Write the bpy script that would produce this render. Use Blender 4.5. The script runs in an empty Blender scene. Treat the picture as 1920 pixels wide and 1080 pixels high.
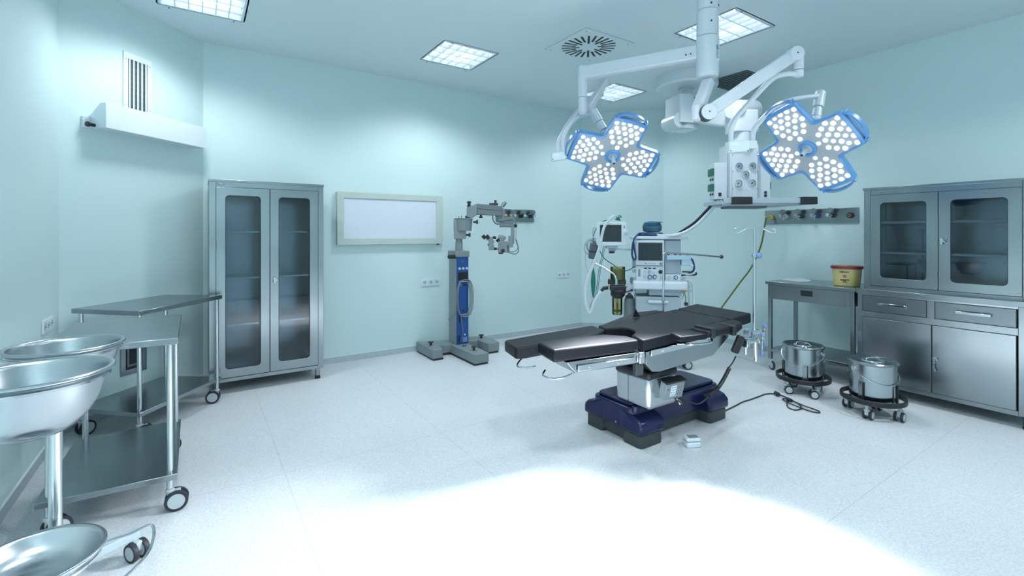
import bpy, bmesh, math, random
from mathutils import Vector, Matrix
random.seed(7)
R = math.radians
SC = bpy.context.scene
COL = SC.collection
# ------------------------------------------------------------------ camera, world, exposure
EH = 1.41                      # eye height, metres
CEIL = 3.203
cam = bpy.data.cameras.new('camera')
cam.lens = 16.627; cam.sensor_width = 36; cam.sensor_fit = 'HORIZONTAL'
cam.shift_x = -0.0051; cam.shift_y = -0.0541
cam.clip_start = 0.02
camo = bpy.data.objects.new('camera', cam); COL.objects.link(camo)
camo.location = (0, 0, EH); camo.rotation_euler = (R(90), 0, R(-34.02))
SC.camera = camo
w = bpy.data.worlds.new('world'); SC.world = w; w.use_nodes = True
w.node_tree.nodes['Background'].inputs[0].default_value = (0.6, 0.75, 0.8, 1)
w.node_tree.nodes['Background'].inputs[1].default_value = 0.05
SC.view_settings.view_transform = 'Standard'; SC.view_settings.look = 'None'
SC.view_settings.gamma = 1; SC.view_settings.use_curve_mapping = False
SC.view_settings.exposure = 0.18
SC.cycles.use_denoising = True
SC.cycles.max_bounces = 8; SC.cycles.diffuse_bounces = 5; SC.cycles.glossy_bounces = 5
SC.cycles.transparent_max_bounces = 12
SC.cycles.sample_clamp_indirect = 6
TUBE = 2.6         # radiance of the ceiling tubes as seen through the louvres
CEIL_W = 88.0      # watts each recessed ceiling light throws down
COOL = (0.90, 0.955, 1.0)
BEAM = 1500.0      # watts of a full theatre lamp head

# ------------------------------------------------------------------ materials
def newmat(name):
    m = bpy.data.materials.new(name); m.use_nodes = True
    return m, m.node_tree, m.node_tree.nodes['Principled BSDF']
def plain(name, col, rough=0.5, metal=0.0, spec=0.5, bump=0.0, bscale=200, coat=0.0):
    m, t, p = newmat(name)
    p.inputs['Base Color'].default_value = (*col, 1); p.inputs['Roughness'].default_value = rough
    p.inputs['Metallic'].default_value = metal; p.inputs['Specular IOR Level'].default_value = spec
    p.inputs['Coat Weight'].default_value = coat
    if bump:
        n = t.nodes.new('ShaderNodeTexNoise'); n.inputs['Scale'].default_value = bscale
        c = t.nodes.new('ShaderNodeTexCoord'); t.links.new(c.outputs['Object'], n.inputs['Vector'])
        b = t.nodes.new('ShaderNodeBump'); b.inputs['Strength'].default_value = bump; b.inputs['Distance'].default_value = 0.002
        t.links.new(n.outputs['Fac'], b.inputs['Height']); t.links.new(b.outputs['Normal'], p.inputs['Normal'])
    return m
def steel(name, col=(0.42, 0.47, 0.49), rough=0.3, stretch=(1, 1, 60), smudge=0.12, aniso=0.0):
    m, t, p = newmat(name); p.inputs['Metallic'].default_value = 1
    c = t.nodes.new('ShaderNodeTexCoord'); mp = t.nodes.new('ShaderNodeMapping')
    mp.inputs['Scale'].default_value = stretch
    t.links.new(c.outputs['Object'], mp.inputs['Vector'])
    n = t.nodes.new('ShaderNodeTexNoise'); n.inputs['Scale'].default_value = 9; n.inputs['Detail'].default_value = 4
    t.links.new(mp.outputs[0], n.inputs['Vector'])
    n2 = t.nodes.new('ShaderNodeTexNoise'); n2.inputs['Scale'].default_value = 3.5; n2.inputs['Detail'].default_value = 0
    t.links.new(c.outputs['Object'], n2.inputs['Vector'])
    p.inputs['Roughness'].default_value = rough
    mx = t.nodes.new('ShaderNodeMix'); mx.data_type = 'RGBA'
    mx.inputs[6].default_value = (*[v * (1 - smudge) for v in col], 1); mx.inputs[7].default_value = (*[min(1, v * (1 + smudge)) for v in col], 1)
    t.links.new(n2.outputs['Fac'], mx.inputs[0]); t.links.new(mx.outputs[2], p.inputs['Base Color'])
    m2 = t.nodes.new('ShaderNodeMix'); m2.data_type = 'RGBA'; m2.blend_type = 'MULTIPLY'; m2.inputs[0].default_value = 0.12
    t.links.new(mx.outputs[2], m2.inputs[6]); t.links.new(n.outputs['Fac'], m2.inputs[7]); t.links.new(m2.outputs[2], p.inputs['Base Color'])
    if aniso:
        p.inputs['Anisotropic'].default_value = aniso
        tg = t.nodes.new('ShaderNodeTangent'); tg.direction_type = 'RADIAL'; tg.axis = 'Z'; t.links.new(tg.outputs[0], p.inputs['Tangent'])
    return m
def emit(name, col, s):
    m, t, p = newmat(name)
    p.inputs['Base Color'].default_value = (*col, 1)
    p.inputs['Emission Color'].default_value = (*col, 1); p.inputs['Emission Strength'].default_value = s
    return m
def glass(name, tint=(0.7, 0.8, 0.82), refl=1.0, rough=0.02):
    m = bpy.data.materials.new(name); m.use_nodes = True; t = m.node_tree; t.nodes.clear()
    o = t.nodes.new('ShaderNodeOutputMaterial'); mx = t.nodes.new('ShaderNodeMixShader')
    tr = t.nodes.new('ShaderNodeBsdfTransparent'); tr.inputs[0].default_value = (*tint, 1)
    g = t.nodes.new('ShaderNodeBsdfGlossy'); g.inputs['Roughness'].default_value = rough; g.inputs[0].default_value = (0.9 * refl, 0.9 * refl, 0.9 * refl, 1)
    f = t.nodes.new('ShaderNodeFresnel'); f.inputs[0].default_value = 1.5
    t.links.new(f.outputs[0], mx.inputs[0]); t.links.new(tr.outputs[0], mx.inputs[1]); t.links.new(g.outputs[0], mx.inputs[2])
    t.links.new(mx.outputs[0], o.inputs[0])
    return m
def wall_mat(name, col, rough=0.55):
    m = plain(name, col, rough, bump=0.08, bscale=260)
    t = m.node_tree; p = t.nodes['Principled BSDF']
    c = t.nodes.new('ShaderNodeTexCoord'); n = t.nodes.new('ShaderNodeTexNoise'); n.inputs['Scale'].default_value = 1.3; n.inputs['Detail'].default_value = 3
    t.links.new(c.outputs['Object'], n.inputs['Vector'])
    mx = t.nodes.new('ShaderNodeMix'); mx.data_type = 'RGBA'
    mx.inputs[6].default_value = (*[v * 0.975 for v in col], 1); mx.inputs[7].default_value = (*[min(1, v * 1.02) for v in col], 1)
    t.links.new(n.outputs['Fac'], mx.inputs[0]); t.links.new(mx.outputs[2], p.inputs['Base Color'])
    return m
def floor_mat():
    m, t, p = newmat('speckled_vinyl')
    c = t.nodes.new('ShaderNodeTexCoord')
    v = t.nodes.new('ShaderNodeTexVoronoi'); v.inputs['Scale'].default_value = 170
    n = t.nodes.new('ShaderNodeTexNoise'); n.inputs['Scale'].default_value = 90; n.inputs['Detail'].default_value = 6; n.inputs['Roughness'].default_value = .75
    n3 = t.nodes.new('ShaderNodeTexNoise'); n3.inputs['Scale'].default_value = 1.1; n3.inputs['Detail'].default_value = 4
    for q in (v, n, n3): t.links.new(c.outputs['Object'], q.inputs['Vector'])
    r = t.nodes.new('ShaderNodeValToRGB')
    r.color_ramp.elements[0].position = 0.30; r.color_ramp.elements[0].color = (0.56, 0.62, 0.68, 1)
    r.color_ramp.elements[1].position = 0.55; r.color_ramp.elements[1].color = (0.69, 0.745, 0.80, 1)
    t.links.new(n.outputs['Fac'], r.inputs[0])
    mx = t.nodes.new('ShaderNodeMix'); mx.data_type = 'RGBA'; mx.blend_type = 'MULTIPLY'; mx.inputs[0].default_value = 0.25
    t.links.new(r.outputs[0], mx.inputs[6]); t.links.new(v.outputs['Color'], mx.inputs[7])
    hs = t.nodes.new('ShaderNodeHueSaturation'); hs.inputs['Saturation'].default_value = 0.6; hs.inputs['Value'].default_value = 1.05
    t.links.new(mx.outputs[2], hs.inputs['Color'])
    # welded seams between the sheets: x every 1.0 m, y every 2.0 m
    sp = t.nodes.new('ShaderNodeSeparateXYZ'); t.links.new(c.outputs['Object'], sp.inputs[0])
    def seam(out, period, off):
        a = t.nodes.new('ShaderNodeMath'); a.operation = 'ADD'; a.inputs[1].default_value = -off + 20 * period
        t.links.new(out, a.inputs[0])
        b = t.nodes.new('ShaderNodeMath'); b.operation = 'MODULO'; b.inputs[1].default_value = period; t.links.new(a.outputs[0], b.inputs[0])
        d = t.nodes.new('ShaderNodeMath'); d.operation = 'LESS_THAN'; d.inputs[1].default_value = 0.005; t.links.new(b.outputs[0], d.inputs[0])
        return d.outputs[0]
    mxx = t.nodes.new('ShaderNodeMath'); mxx.operation = 'MAXIMUM'
    t.links.new(seam(sp.outputs[0], 1.0, 0.42), mxx.inputs[0]); t.links.new(seam(sp.outputs[1], 2.0, 1.06), mxx.inputs[1])
    m2 = t.nodes.new('ShaderNodeMix'); m2.data_type = 'RGBA'; m2.inputs[7].default_value = (0.42, 0.5, 0.56, 1)
    k = t.nodes.new('ShaderNodeMath'); k.operation = 'MULTIPLY'; k.inputs[1].default_value = 0.55; t.links.new(mxx.outputs[0], k.inputs[0])
    t.links.new(k.outputs[0], m2.inputs[0]); t.links.new(hs.outputs[0], m2.inputs[6]); t.links.new(m2.outputs[2], p.inputs['Base Color'])
    rr = t.nodes.new('ShaderNodeMapRange'); rr.inputs['To Min'].default_value = 0.36; rr.inputs['To Max'].default_value = 0.5
    t.links.new(n3.outputs['Fac'], rr.inputs['Value']); t.links.new(rr.outputs[0], p.inputs['Roughness'])
    p.inputs['Specular IOR Level'].default_value = 0.4
    b = t.nodes.new('ShaderNodeBump'); b.inputs['Strength'].default_value = 0.05; b.inputs['Distance'].default_value = 0.002
    t.links.new(n.outputs['Fac'], b.inputs['Height']); t.links.new(b.outputs['Normal'], p.inputs['Normal'])
    return m
def speckle(name, c0, c1, rough=0.5):
    m, t, p = newmat(name); c = t.nodes.new('ShaderNodeTexCoord')
    n = t.nodes.new('ShaderNodeTexNoise'); n.inputs['Scale'].default_value = 110; n.inputs['Detail'].default_value = 6; n.inputs['Roughness'].default_value = .8
    t.links.new(c.outputs['Object'], n.inputs['Vector'])
    r = t.nodes.new('ShaderNodeValToRGB'); r.color_ramp.elements[0].position = .35; r.color_ramp.elements[1].position = .62
    r.color_ramp.elements[0].color = (*c0, 1); r.color_ramp.elements[1].color = (*c1, 1)
    t.links.new(n.outputs['Fac'], r.inputs[0]); t.links.new(r.outputs[0], p.inputs['Base Color']); p.inputs['Roughness'].default_value = rough
    return m
M_WALL = wall_mat('mint_wall_paint', (0.59, 0.745, 0.755))
M_CEIL = wall_mat('white_ceiling_paint', (0.62, 0.72, 0.75), 0.7)
M_FLOOR = floor_mat()
M_BASE = speckle('grey_speckled_skirting', (0.36, 0.43, 0.48), (0.52, 0.60, 0.64))
M_CAP = plain('pale_cap_strip', (0.75, 0.8, 0.82), 0.4)
M_STEEL = steel('brushed_steel', (0.33, 0.37, 0.39), 0.25, (1, 1, 60), 0.2)
M_PAIL = steel('spun_pail_steel', (0.46, 0.52, 0.55), 0.2, (1, 1, 30), 0.05, 0.85)
M_STEELH = steel('brushed_steel_horizontal', (0.34, 0.38, 0.40), 0.24, (1, 60, 1), 0.16)
M_DSTEEL = steel('darker_steel', (0.22, 0.25, 0.27), 0.28)
M_BOWL = steel('spun_steel', (0.50, 0.54, 0.57), 0.22, (1, 1, 30), 0.05, 0.8)
M_CHROME = plain('chrome', (0.60, 0.63, 0.66), 0.12, 1.0)
M_TUBE = plain('polished_tube', (0.6, 0.64, 0.66), 0.2, 1.0)
M_BLACK = plain('black_plastic', (0.012, 0.014, 0.018), 0.45)
M_RUB = plain('dark_rubber', (0.02, 0.022, 0.035), 0.55)
M_HUB = plain('pale_grey_wheel', (0.45, 0.52, 0.55), 0.4)
M_WHITE = plain('white_lacquer', (0.62, 0.67, 0.72), 0.35)
M_WHITE2 = plain('white_enamel', (0.62, 0.70, 0.74), 0.3)
M_VINYL = plain('black_upholstery', (0.008, 0.009, 0.014), 0.42, bump=0.25, bscale=14, spec=0.24)
M_BLUE = plain('blue_lamp_housing', (0.10, 0.26, 0.52), 0.28)
M_NAVY = plain('navy_base_shell', (0.007, 0.011, 0.060), 0.25, spec=0.4)
M_DGREY = plain('dark_grey_skirt', (0.035, 0.045, 0.05), 0.55)
M_GREY = plain('hammered_grey_paint', (0.15, 0.185, 0.20), 0.5, bump=0.3, bscale=300)
M_GREYB = plain('pale_grey_paint', (0.205, 0.25, 0.265), 0.45)
M_MBLUE = plain('deep_blue_panel', (0.012, 0.07, 0.27), 0.45)
M_LEDBACK = plain('silver_led_plate', (0.45, 0.50, 0.54), 0.35, 0.4)
M_GLASS = glass('cabinet_glass', (0.70, 0.76, 0.80), 1.0)
M_FRAMEC = plain('beige_grey_frame', (0.50, 0.57, 0.53), 0.5)
M_BOARD = plain('milky_diffuser', (0.66, 0.72, 0.80), 0.35)
M_SOCK = plain('white_socket_plastic', (0.68, 0.76, 0.82), 0.35)
M_DARK = plain('dark_recess', (0.02, 0.03, 0.035), 0.7)
M_VENT = plain('white_grille', (0.70, 0.77, 0.82), 0.4)
M_SCREEN = plain('dark_screen', (0.012, 0.022, 0.03), 0.12)
M_MACH = plain('pale_blue_grey_plastic', (0.58, 0.66, 0.72), 0.4)
M_MACH2 = plain('grey_blue_plastic', (0.37, 0.45, 0.51), 0.45)
M_SILVER = plain('silver_module', (0.42, 0.56, 0.68), 0.3, 0.3)
M_GREEN = plain('green_socket', (0.01, 0.14, 0.09), 0.4)
M_NAVYHOSE = plain('navy_hose', (0.012, 0.04, 0.16), 0.4)
M_WHOSE = plain('white_hose', (0.62, 0.70, 0.76), 0.35)
M_YGREEN = plain('olive_hose', (0.12, 0.17, 0.03), 0.5)
M_LIME = plain('pale_soda_lime', (0.30, 0.32, 0.20), 0.7)
M_YELLOW = plain('yellow_brass', (0.55, 0.50, 0.10), 0.4)
M_BRASS = plain('brass', (0.35, 0.22, 0.12), 0.35, 0.8)
M_PERI = plain('periwinkle_knob', (0.16, 0.25, 0.52), 0.4)
M_BIN = plain('yellow_plastic', (0.50, 0.43, 0.19), 0.4)
M_RED = plain('dark_red_lid', (0.20, 0.018, 0.03), 0.35)
M_TEXT = plain('black_print', (0.02, 0.02, 0.02), 0.6)
M_REDP = plain('red_print', (0.32, 0.03, 0.03), 0.6)
M_AMBER = glass('amber_canister', (0.74, 0.74, 0.50), 0.8, 0.05)
M_BAG = plain('green_bag', (0.01, 0.17, 0.13), 0.45)
M_CUFF = plain('grey_fabric', (0.10, 0.13, 0.15), 0.8)
M_PACK = plain('light_blue_pack', (0.12, 0.32, 0.47), 0.35, bump=0.6, bscale=30)
M_FILM = glass('clear_wrap', (0.8, 0.9, 0.95), 1.0, 0.08)
M_LGREY = plain('light_grey_plastic', (0.42, 0.50, 0.56), 0.4)
M_PAPER = plain('white_wrapper', (0.7, 0.78, 0.83), 0.35)
M_GDARK = plain('grey_slatted_metal', (0.10, 0.13, 0.14), 0.5)
M_TUBEL = emit('fluorescent_tube', COOL, TUBE)
M_MIRR = plain('louvre_aluminium', (0.72, 0.77, 0.82), 0.18, 1.0)
M_TRAY = plain('fixture_reflector', (0.55, 0.62, 0.68), 0.35, 0.0)
M_LENS = emit('bright_led_lens', (0.95, 0.98, 1.0), 2.2)
def dim_lens():
    m, t, p = newmat('dim_led_lens'); c = t.nodes.new('ShaderNodeTexCoord')
    v = t.nodes.new('ShaderNodeTexVoronoi'); v.inputs['Scale'].default_value = 120
    t.links.new(c.outputs['Object'], v.inputs['Vector'])
    r = t.nodes.new('ShaderNodeValToRGB'); r.color_ramp.elements[0].color = (0.28, 0.33, 0.38, 1); r.color_ramp.elements[1].color = (1, 1, 1, 1); r.color_ramp.elements[1].position = .6
    t.links.new(v.outputs['Distance'], r.inputs[0]); t.links.new(r.outputs[0], p.inputs['Emission Color']); p.inputs['Emission Strength'].default_value = 0.6
    p.inputs['Base Color'].default_value = (.5, .55, .6, 1)
    return m
M_LENSD = dim_lens()

# ------------------------------------------------------------------ mesh helpers
class MB:
    def __init__(s, M=None):
        s.bm = bmesh.new(); s.M = M or Matrix(); s.mi = 0
    def add(s, vs, fs):
        v = [s.bm.verts.new(s.M @ Vector(p)) for p in vs]
        for f in fs:
            try:
                q = s.bm.faces.new([v[i] for i in f]); q.material_index = s.mi; q.smooth = True
            except ValueError: pass
        return s
    def mat(s, i): s.mi = i; return s
    def box(s, x0, x1, y0, y1, z0, z1):
        return s.add([(x0,y0,z0),(x1,y0,z0),(x1,y1,z0),(x0,y1,z0),(x0,y0,z1),(x1,y0,z1),(x1,y1,z1),(x0,y1,z1)],
                     [(0,3,2,1),(4,5,6,7),(0,1,5,4),(1,2,6,5),(2,3,7,6),(3,0,4,7)])
    def cbox(s, c, d, rz=0, rx=0, ry=0):
        m = s.M; s.M = m @ Matrix.Translation(c) @ Matrix.Rotation(rz,4,'Z') @ Matrix.Rotation(ry,4,'Y') @ Matrix.Rotation(rx,4,'X')
        s.box(-d[0]/2, d[0]/2, -d[1]/2, d[1]/2, -d[2]/2, d[2]/2); s.M = m; return s
    def prism(s, pts, z0, z1):
        n = len(pts)
        def z(v, i): return v[i] if isinstance(v, (list, tuple)) else v
        vs = [(p[0],p[1],z(z0,i)) for i,p in enumerate(pts)] + [(p[0],p[1],z(z1,i)) for i,p in enumerate(pts)]
        ar = sum(pts[i][0]*pts[(i+1)%n][1]-pts[(i+1)%n][0]*pts[i][1] for i in range(n))
        b, t = tuple(range(n)), tuple(range(n, 2*n))
        sd = [(i,(i+1)%n,n+(i+1)%n,n+i) for i in range(n)]
        if ar > 0: return s.add(vs, [b[::-1], t] + sd)
        return s.add(vs, [b, t[::-1]] + [f[::-1] for f in sd])
    def cyl(s, p0, p1, r0, r1=None, seg=24):
        r1 = r0 if r1 is None else r1
        p0, p1 = Vector(p0), Vector(p1); d = (p1-p0).normalized()
        a = d.orthogonal().normalized(); b = d.cross(a)
        vs = []
        for p, r in ((p0, r0), (p1, r1)):
            for k in range(seg):
                t = 2*math.pi*k/seg; vs.append(p + a*(r*math.cos(t)) + b*(r*math.sin(t)))
        return s.add(vs, [tuple(range(seg))[::-1], tuple(range(seg, 2*seg))] + [(k,(k+1)%seg,seg+(k+1)%seg,seg+k) for k in range(seg)])
    def tube(s, pts, r, seg=8, closed=False, sm=True, rend=None):
        P = [Vector(p) for p in pts]
        if sm and len(P) > 2:
            Q = []; n = len(P); rng = range(n if closed else n-1)
            for i in rng:
                if closed: a,b,c,d = P[(i-1)%n],P[i],P[(i+1)%n],P[(i+2)%n]
                else: a,b,c,d = P[max(i-1,0)],P[i],P[i+1],P[min(i+2,n-1)]
                for k in range(6):
                    t = k/6; Q.append(0.5*((2*b)+(c-a)*t+(2*a-5*b+4*c-d)*t*t+(3*b-a-3*c+d)*t*t*t))
            if not closed: Q.append(P[-1])
            P = Q
        n = len(P); vs = []; up = None
        for i, p in enumerate(P):
            if closed: d = P[(i+1)%n]-P[(i-1)%n]
            else: d = P[min(i+1,n-1)]-P[max(i-1,0)]
            d.normalize()
            if up is None: up = d.orthogonal().normalized()
            a = (up - d*up.dot(d)); a = a.normalized() if a.length > 1e-6 else d.orthogonal().normalized(); up = a; b = d.cross(a)
            rr = r if rend is None else r+(rend-r)*i/(n-1)
            for k in range(seg):
                t = 2*math.pi*k/seg; vs.append(p + a*(rr*math.cos(t)) + b*(rr*math.sin(t)))
        fs = []
        for i in range(n if closed else n-1):
            j = (i+1)%n
            for k in range(seg): fs.append((i*seg+k, i*seg+(k+1)%seg, j*seg+(k+1)%seg, j*seg+k))
        if not closed: fs += [tuple(range(seg))[::-1], tuple(range((n-1)*seg, n*seg))]
        return s.add(vs, fs)
    def lathe(s, prof, c=(0,0,0), seg=40, sx=1, sy=1, a0=0.0, closed_prof=False):
        vs = []; n = len(prof)
        for r, z in prof:
            for k in range(seg):
                t = a0+2*math.pi*k/seg; vs.append((c[0]+r*math.cos(t)*sx, c[1]+r*math.sin(t)*sy, c[2]+z))
        fs = []
        for i in range(n if closed_prof else n-1):
            j = (i+1) % n
            for k in range(seg): fs.append((i*seg+k, i*seg+(k+1)%seg, j*seg+(k+1)%seg, j*seg+k))
        if not closed_prof:
            if prof[0][0] > 1e-5: fs.append(tuple(range(seg))[::-1])
            if prof[-1][0] > 1e-5: fs.append(tuple(range((n-1)*seg, n*seg)))
        return s.add(vs, fs)
    def ball(s, c, r, sx=1, sy=1, sz=1, seg=16):
        pr = [(max(1e-5, r*math.sin(math.pi*i/10)), -r*sz*math.cos(math.pi*i/10)) for i in range(11)]
        return s.lathe(pr, c, seg, sx, sy)
    def ring(s, outer, inner, y0, y1):
        "flat frame in the xz-plane from two loops of equal count, thickness y0..y1 (y0 = front)"
        n = len(outer); vs = []
        for y in (y0, y1):
            for L in (outer, inner): vs += [(p[0], y, p[1]) for p in L]
        fs = []
        for i in range(n):
            j = (i+1)%n
            fs += [(i, j, n+j, n+i), (2*n+i, 3*n+i, 3*n+j, 2*n+j), (i, 2*n+i, 2*n+j, j), (n+i, n+j, 3*n+j, 3*n+i)]
        return s.add(vs, fs)
def rrect(x0, x1, z0, z1, r, k=5):
    out = []
    for cx, cz, a in ((x1-r,z1-r,0),(x0+r,z1-r,90),(x0+r,z0+r,180),(x1-r,z0+r,270)):
        for i in range(k):
            t = R(a+90*i/(k-1)); out.append((cx+r*math.cos(t), cz+r*math.sin(t)))
    return out
def orect(x0, x1, z0, z1, k=5): return rrect(x0, x1, z0, z1, 0.0015, k)
def link(name, mb, mats, parent=None, loc=(0,0,0), bev=0.0, kind=None, sub=0, seg=2, sharp=35):
    if parent is not None:
        root = parent
        org = Vector(root['_org']) if '_org' in root else Vector((0,0,0))
    else: org = Vector(loc)
    bm = mb.bm
    bmesh.ops.remove_doubles(bm, verts=bm.verts, dist=1e-6)
    bmesh.ops.recalc_face_normals(bm, faces=bm.faces)
    bmesh.ops.translate(bm, verts=bm.verts, vec=-org)
    me = bpy.data.meshes.new(name); bm.to_mesh(me); bm.free()
    for m in (mats if isinstance(mats, (list, tuple)) else [mats]): me.materials.append(m)
    try: me.set_sharp_from_angle(angle=R(sharp))
    except Exception: pass
    o = bpy.data.objects.new(name, me); COL.objects.link(o)
    o['_org'] = list(org)
    if parent is not None: o.parent = parent
    else: o.location = org
    if kind: o['kind'] = kind
    if bev:
        b = o.modifiers.new('bevel', 'BEVEL'); b.width = bev; b.segments = seg; b.limit_method = 'ANGLE'; b.angle_limit = R(38); b.harden_normals = False
    if sub:
        q = o.modifiers.new('sub', 'SUBSURF'); q.levels = sub; q.render_levels = sub
    return o
def tag(o, label, cat, group=None):
    o['label'] = label; o['category'] = cat
    if group: o['group'] = group
    return o
def thing(name, label, cat, loc, group=None):
    o = bpy.data.objects.new(name, None); o.empty_display_size = 0.05; COL.objects.link(o)
    o.location = loc; o['_org'] = list(loc)
    return tag(o, label, cat, group)
def dup(root, loc, rz=0, label=None):
    r = root.copy(); COL.objects.link(r); r.location = loc; r.rotation_euler = (0,0,rz)
    if label: r['label'] = label
    for ch in list(root.children):
        c = ch.copy(); COL.objects.link(c); c.parent = r
        for g in list(ch.children):
            d = g.copy(); COL.objects.link(d); d.parent = c
    return r
# eye-frame measure: a point at a given distance ahead of the photographer, as world metres
FP = 886.8; PX = 969.8; HZ = 436.1
FWD = Vector((0.5592, 0.8290, 0)); RGT = Vector((0.8290, -0.5592, 0))
def at(px, py, d):
    return FWD*d + RGT*((px-PX)/FP*d) + Vector((0, 0, EH+(HZ-py)/FP*d))
def text(s, size, M, mat, name, parent, depth=0.0006, bold=0):
    cu = bpy.data.curves.new('t', 'FONT'); cu.body = s; cu.size = size; cu.align_x = 'CENTER'; cu.align_y = 'CENTER'; cu.extrude = depth; cu.offset = bold
    to = bpy.data.objects.new('t', cu); COL.objects.link(to)
    bpy.context.view_layer.update()
    me = bpy.data.meshes.new_from_object(to); bpy.data.objects.remove(to); bpy.data.curves.remove(cu)
    bm = bmesh.new(); bm.from_mesh(me); bpy.data.meshes.remove(me); bmesh.ops.transform(bm, matrix=M, verts=bm.verts)
    mb = MB(); mb.bm = bm
    return link(name, mb, mat, parent)

# ------------------------------------------------------------------ the room
XW, YN, XE, YS = -0.80, 5.34, 5.60, -1.6
def structure(name, mb, m, **k): return link(name, mb, m, kind='structure', **k)
LIGHTS = [(0.03, 4.35), (2.20, 4.32), (4.44, 4.34), (3.85, 2.44), (1.2, 0.9), (3.85, 0.1), (0.1, -0.7)]  # the last three are unseen lights added to brighten the room
fl = MB(); fl.add([(XW-.1,YS-.1,0),(XE+.1,YS-.1,0),(XE+.1,YN+.1,0),(XW-.1,YN+.1,0)], [(0,1,2,3)])
structure('floor', fl, M_FLOOR)
# ceiling with square openings for the recessed lights
xs = sorted({XW-.1, XE+.1} | {round(l[0]+d, 4) for l in LIGHTS for d in (-.29, .29)})
ys = sorted({YS-.1, YN+.1} | {round(l[1]+d, 4) for l in LIGHTS for d in (-.29, .29)})
cb = MB()
for i in range(len(xs)-1):
    for j in range(len(ys)-1):
        mx_, my_ = (xs[i]+xs[i+1])/2, (ys[j]+ys[j+1])/2
        if any(abs(mx_-a) < .29 and abs(my_-b) < .29 for a, b in LIGHTS): continue
        cb.add([(xs[i],ys[j],CEIL),(xs[i+1],ys[j],CEIL),(xs[i+1],ys[j+1],CEIL),(xs[i],ys[j+1],CEIL)], [(3,2,1,0)])
structure('ceiling', cb, M_CEIL)
def wall(name, p, q, inward, opening=None):
    "wall slab between plan points p and q, built outward from the room"
    p, q, n = Vector((*p,0)), Vector((*q,0)), Vector((*inward,0)).normalized()
    a, b = p - n*.12, q - n*.12
    mb = MB(); mb.prism([p[:2], q[:2], b[:2], a[:2]], 0, CEIL); structure(name, mb, M_WALL)
    mb = MB(); c, d = p + n*.008, q + n*.008; mb.prism([p[:2], q[:2], d[:2], c[:2]], 0, 0.066)
    mb.mat(1); c, d = p + n*.010, q + n*.010; mb.prism([p[:2], q[:2], d[:2], c[:2]], 0.066, 0.071)
    structure('baseboard_'+name[5:], mb, [M_BASE, M_CAP])
cut = 0.84
wall('wall_left', (XW, YS+cut), (XW, YN-cut), (1,0))
wall('wall_left_corner', (XW, YN-cut), (XW+cut, YN), (1,-1))
wall('wall_back', (XW+cut, YN), (4.765, YN), (0,-1))
wall('wall_back_corner', (4.765, YN), (XE, YN-cut), (-1,-1))
wall('wall_right', (XE, YN-cut), (XE, YS+cut), (-1,0))
wall('wall_right_corner', (XE, YS+cut), (XE-cut, YS), (-1,1))
wall('wall_front', (XE-cut, YS), (XW+cut, YS), (0,1))
wall('wall_front_corner', (XW+cut, YS), (XW, YS+cut), (1,1))

# ------------------------------------------------------------------ ceiling lights
def ceiling_light():
    x, y = LIGHTS[0]
    t = thing('ceiling_light', 'x', 'ceiling light', (x, y, CEIL), 'square louvred ceiling lights')
    s = 0.303
    fr = MB(Matrix.Translation((x, y, CEIL)) @ Matrix.Rotation(R(90), 4, 'X'))
    fr.ring(rrect(-s, s, -s, s, .02), rrect(-.272, .272, -.272, .272, .006), -0.0, 0.014)
    link('frame', fr, M_VENT, t, bev=.003)
    tr = MB(Matrix.Translation((x, y, CEIL)))
    tr.add([(-.28,-.28,.0),(.28,-.28,.0),(.28,.28,.0),(-.28,.28,.0),(-.28,-.28,.09),(.28,-.28,.09),(.28,.28,.09),(-.28,.28,.09)],
           [(4,5,6,7),(0,1,5,4),(1,2,6,5),(2,3,7,6),(3,0,4,7)])
    link('reflector', tr, M_TRAY, t)
    for k in range(4):
        mb = MB(Matrix.Translation((x, y, CEIL))); yy = -.204+.136*k
        mb.cyl((-.265, yy, .058), (.265, yy, .055), .019, seg=10); link('tube', mb, M_TUBEL, t)
    lv = MB(Matrix.Translation((x, y, CEIL)))
    for k in range(5):
        yy = -.272+.136*k; lv.box(-.27, .27, yy-.005, yy+.005, -.006, .034)
    for k in range(1, 6):
        xx = -.272+.0907*k; lv.box(xx-.003, xx+.003, -.27, .27, -.004, .034)
    link('louvre', lv, M_VENT, t)
    for sx in (-1, 1):
        for sy in (-1, 1):
            mb = MB(Matrix.Translation((x, y, CEIL))); mb.cyl((sx*.22, sy*.295, -.017), (sx*.22, sy*.295, -.012), .005, seg=8)
            link('screw', mb, M_DARK, t)
    return t
LL = ['square louvred ceiling light at the top left corner, cut by the picture edge',
      'square louvred ceiling light above the microscope, left of the round slotted diffuser',
      'small-looking far square ceiling light between the left lamp arm and the round ceiling dome',
      'square louvred ceiling light behind the thick lamp column']
L0 = ceiling_light(); L0['label'] = LL[0]
for k, (x, y) in enumerate(LIGHTS):
    ld = bpy.data.lights.new('ceiling_beam', 'SPOT'); ld.energy = CEIL_W*(.72, .85, .55, .6, 1.3, 1.25, 1.5)[k]; ld.color = COOL; ld.spot_size = R(150); ld.spot_blend = 0.55; ld.shadow_soft_size = 0.16
    lo = bpy.data.objects.new('ceiling_beam', ld); COL.objects.link(lo); lo.location = (x, y, CEIL-.03)
for k, (x, y) in enumerate(LIGHTS[1:], 1):
    o = dup(L0, (x, y, CEIL), 0, LL[k] if k < 4 else 'added square louvred ceiling light over the front of the room, unseen, to raise the room brightness')

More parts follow.
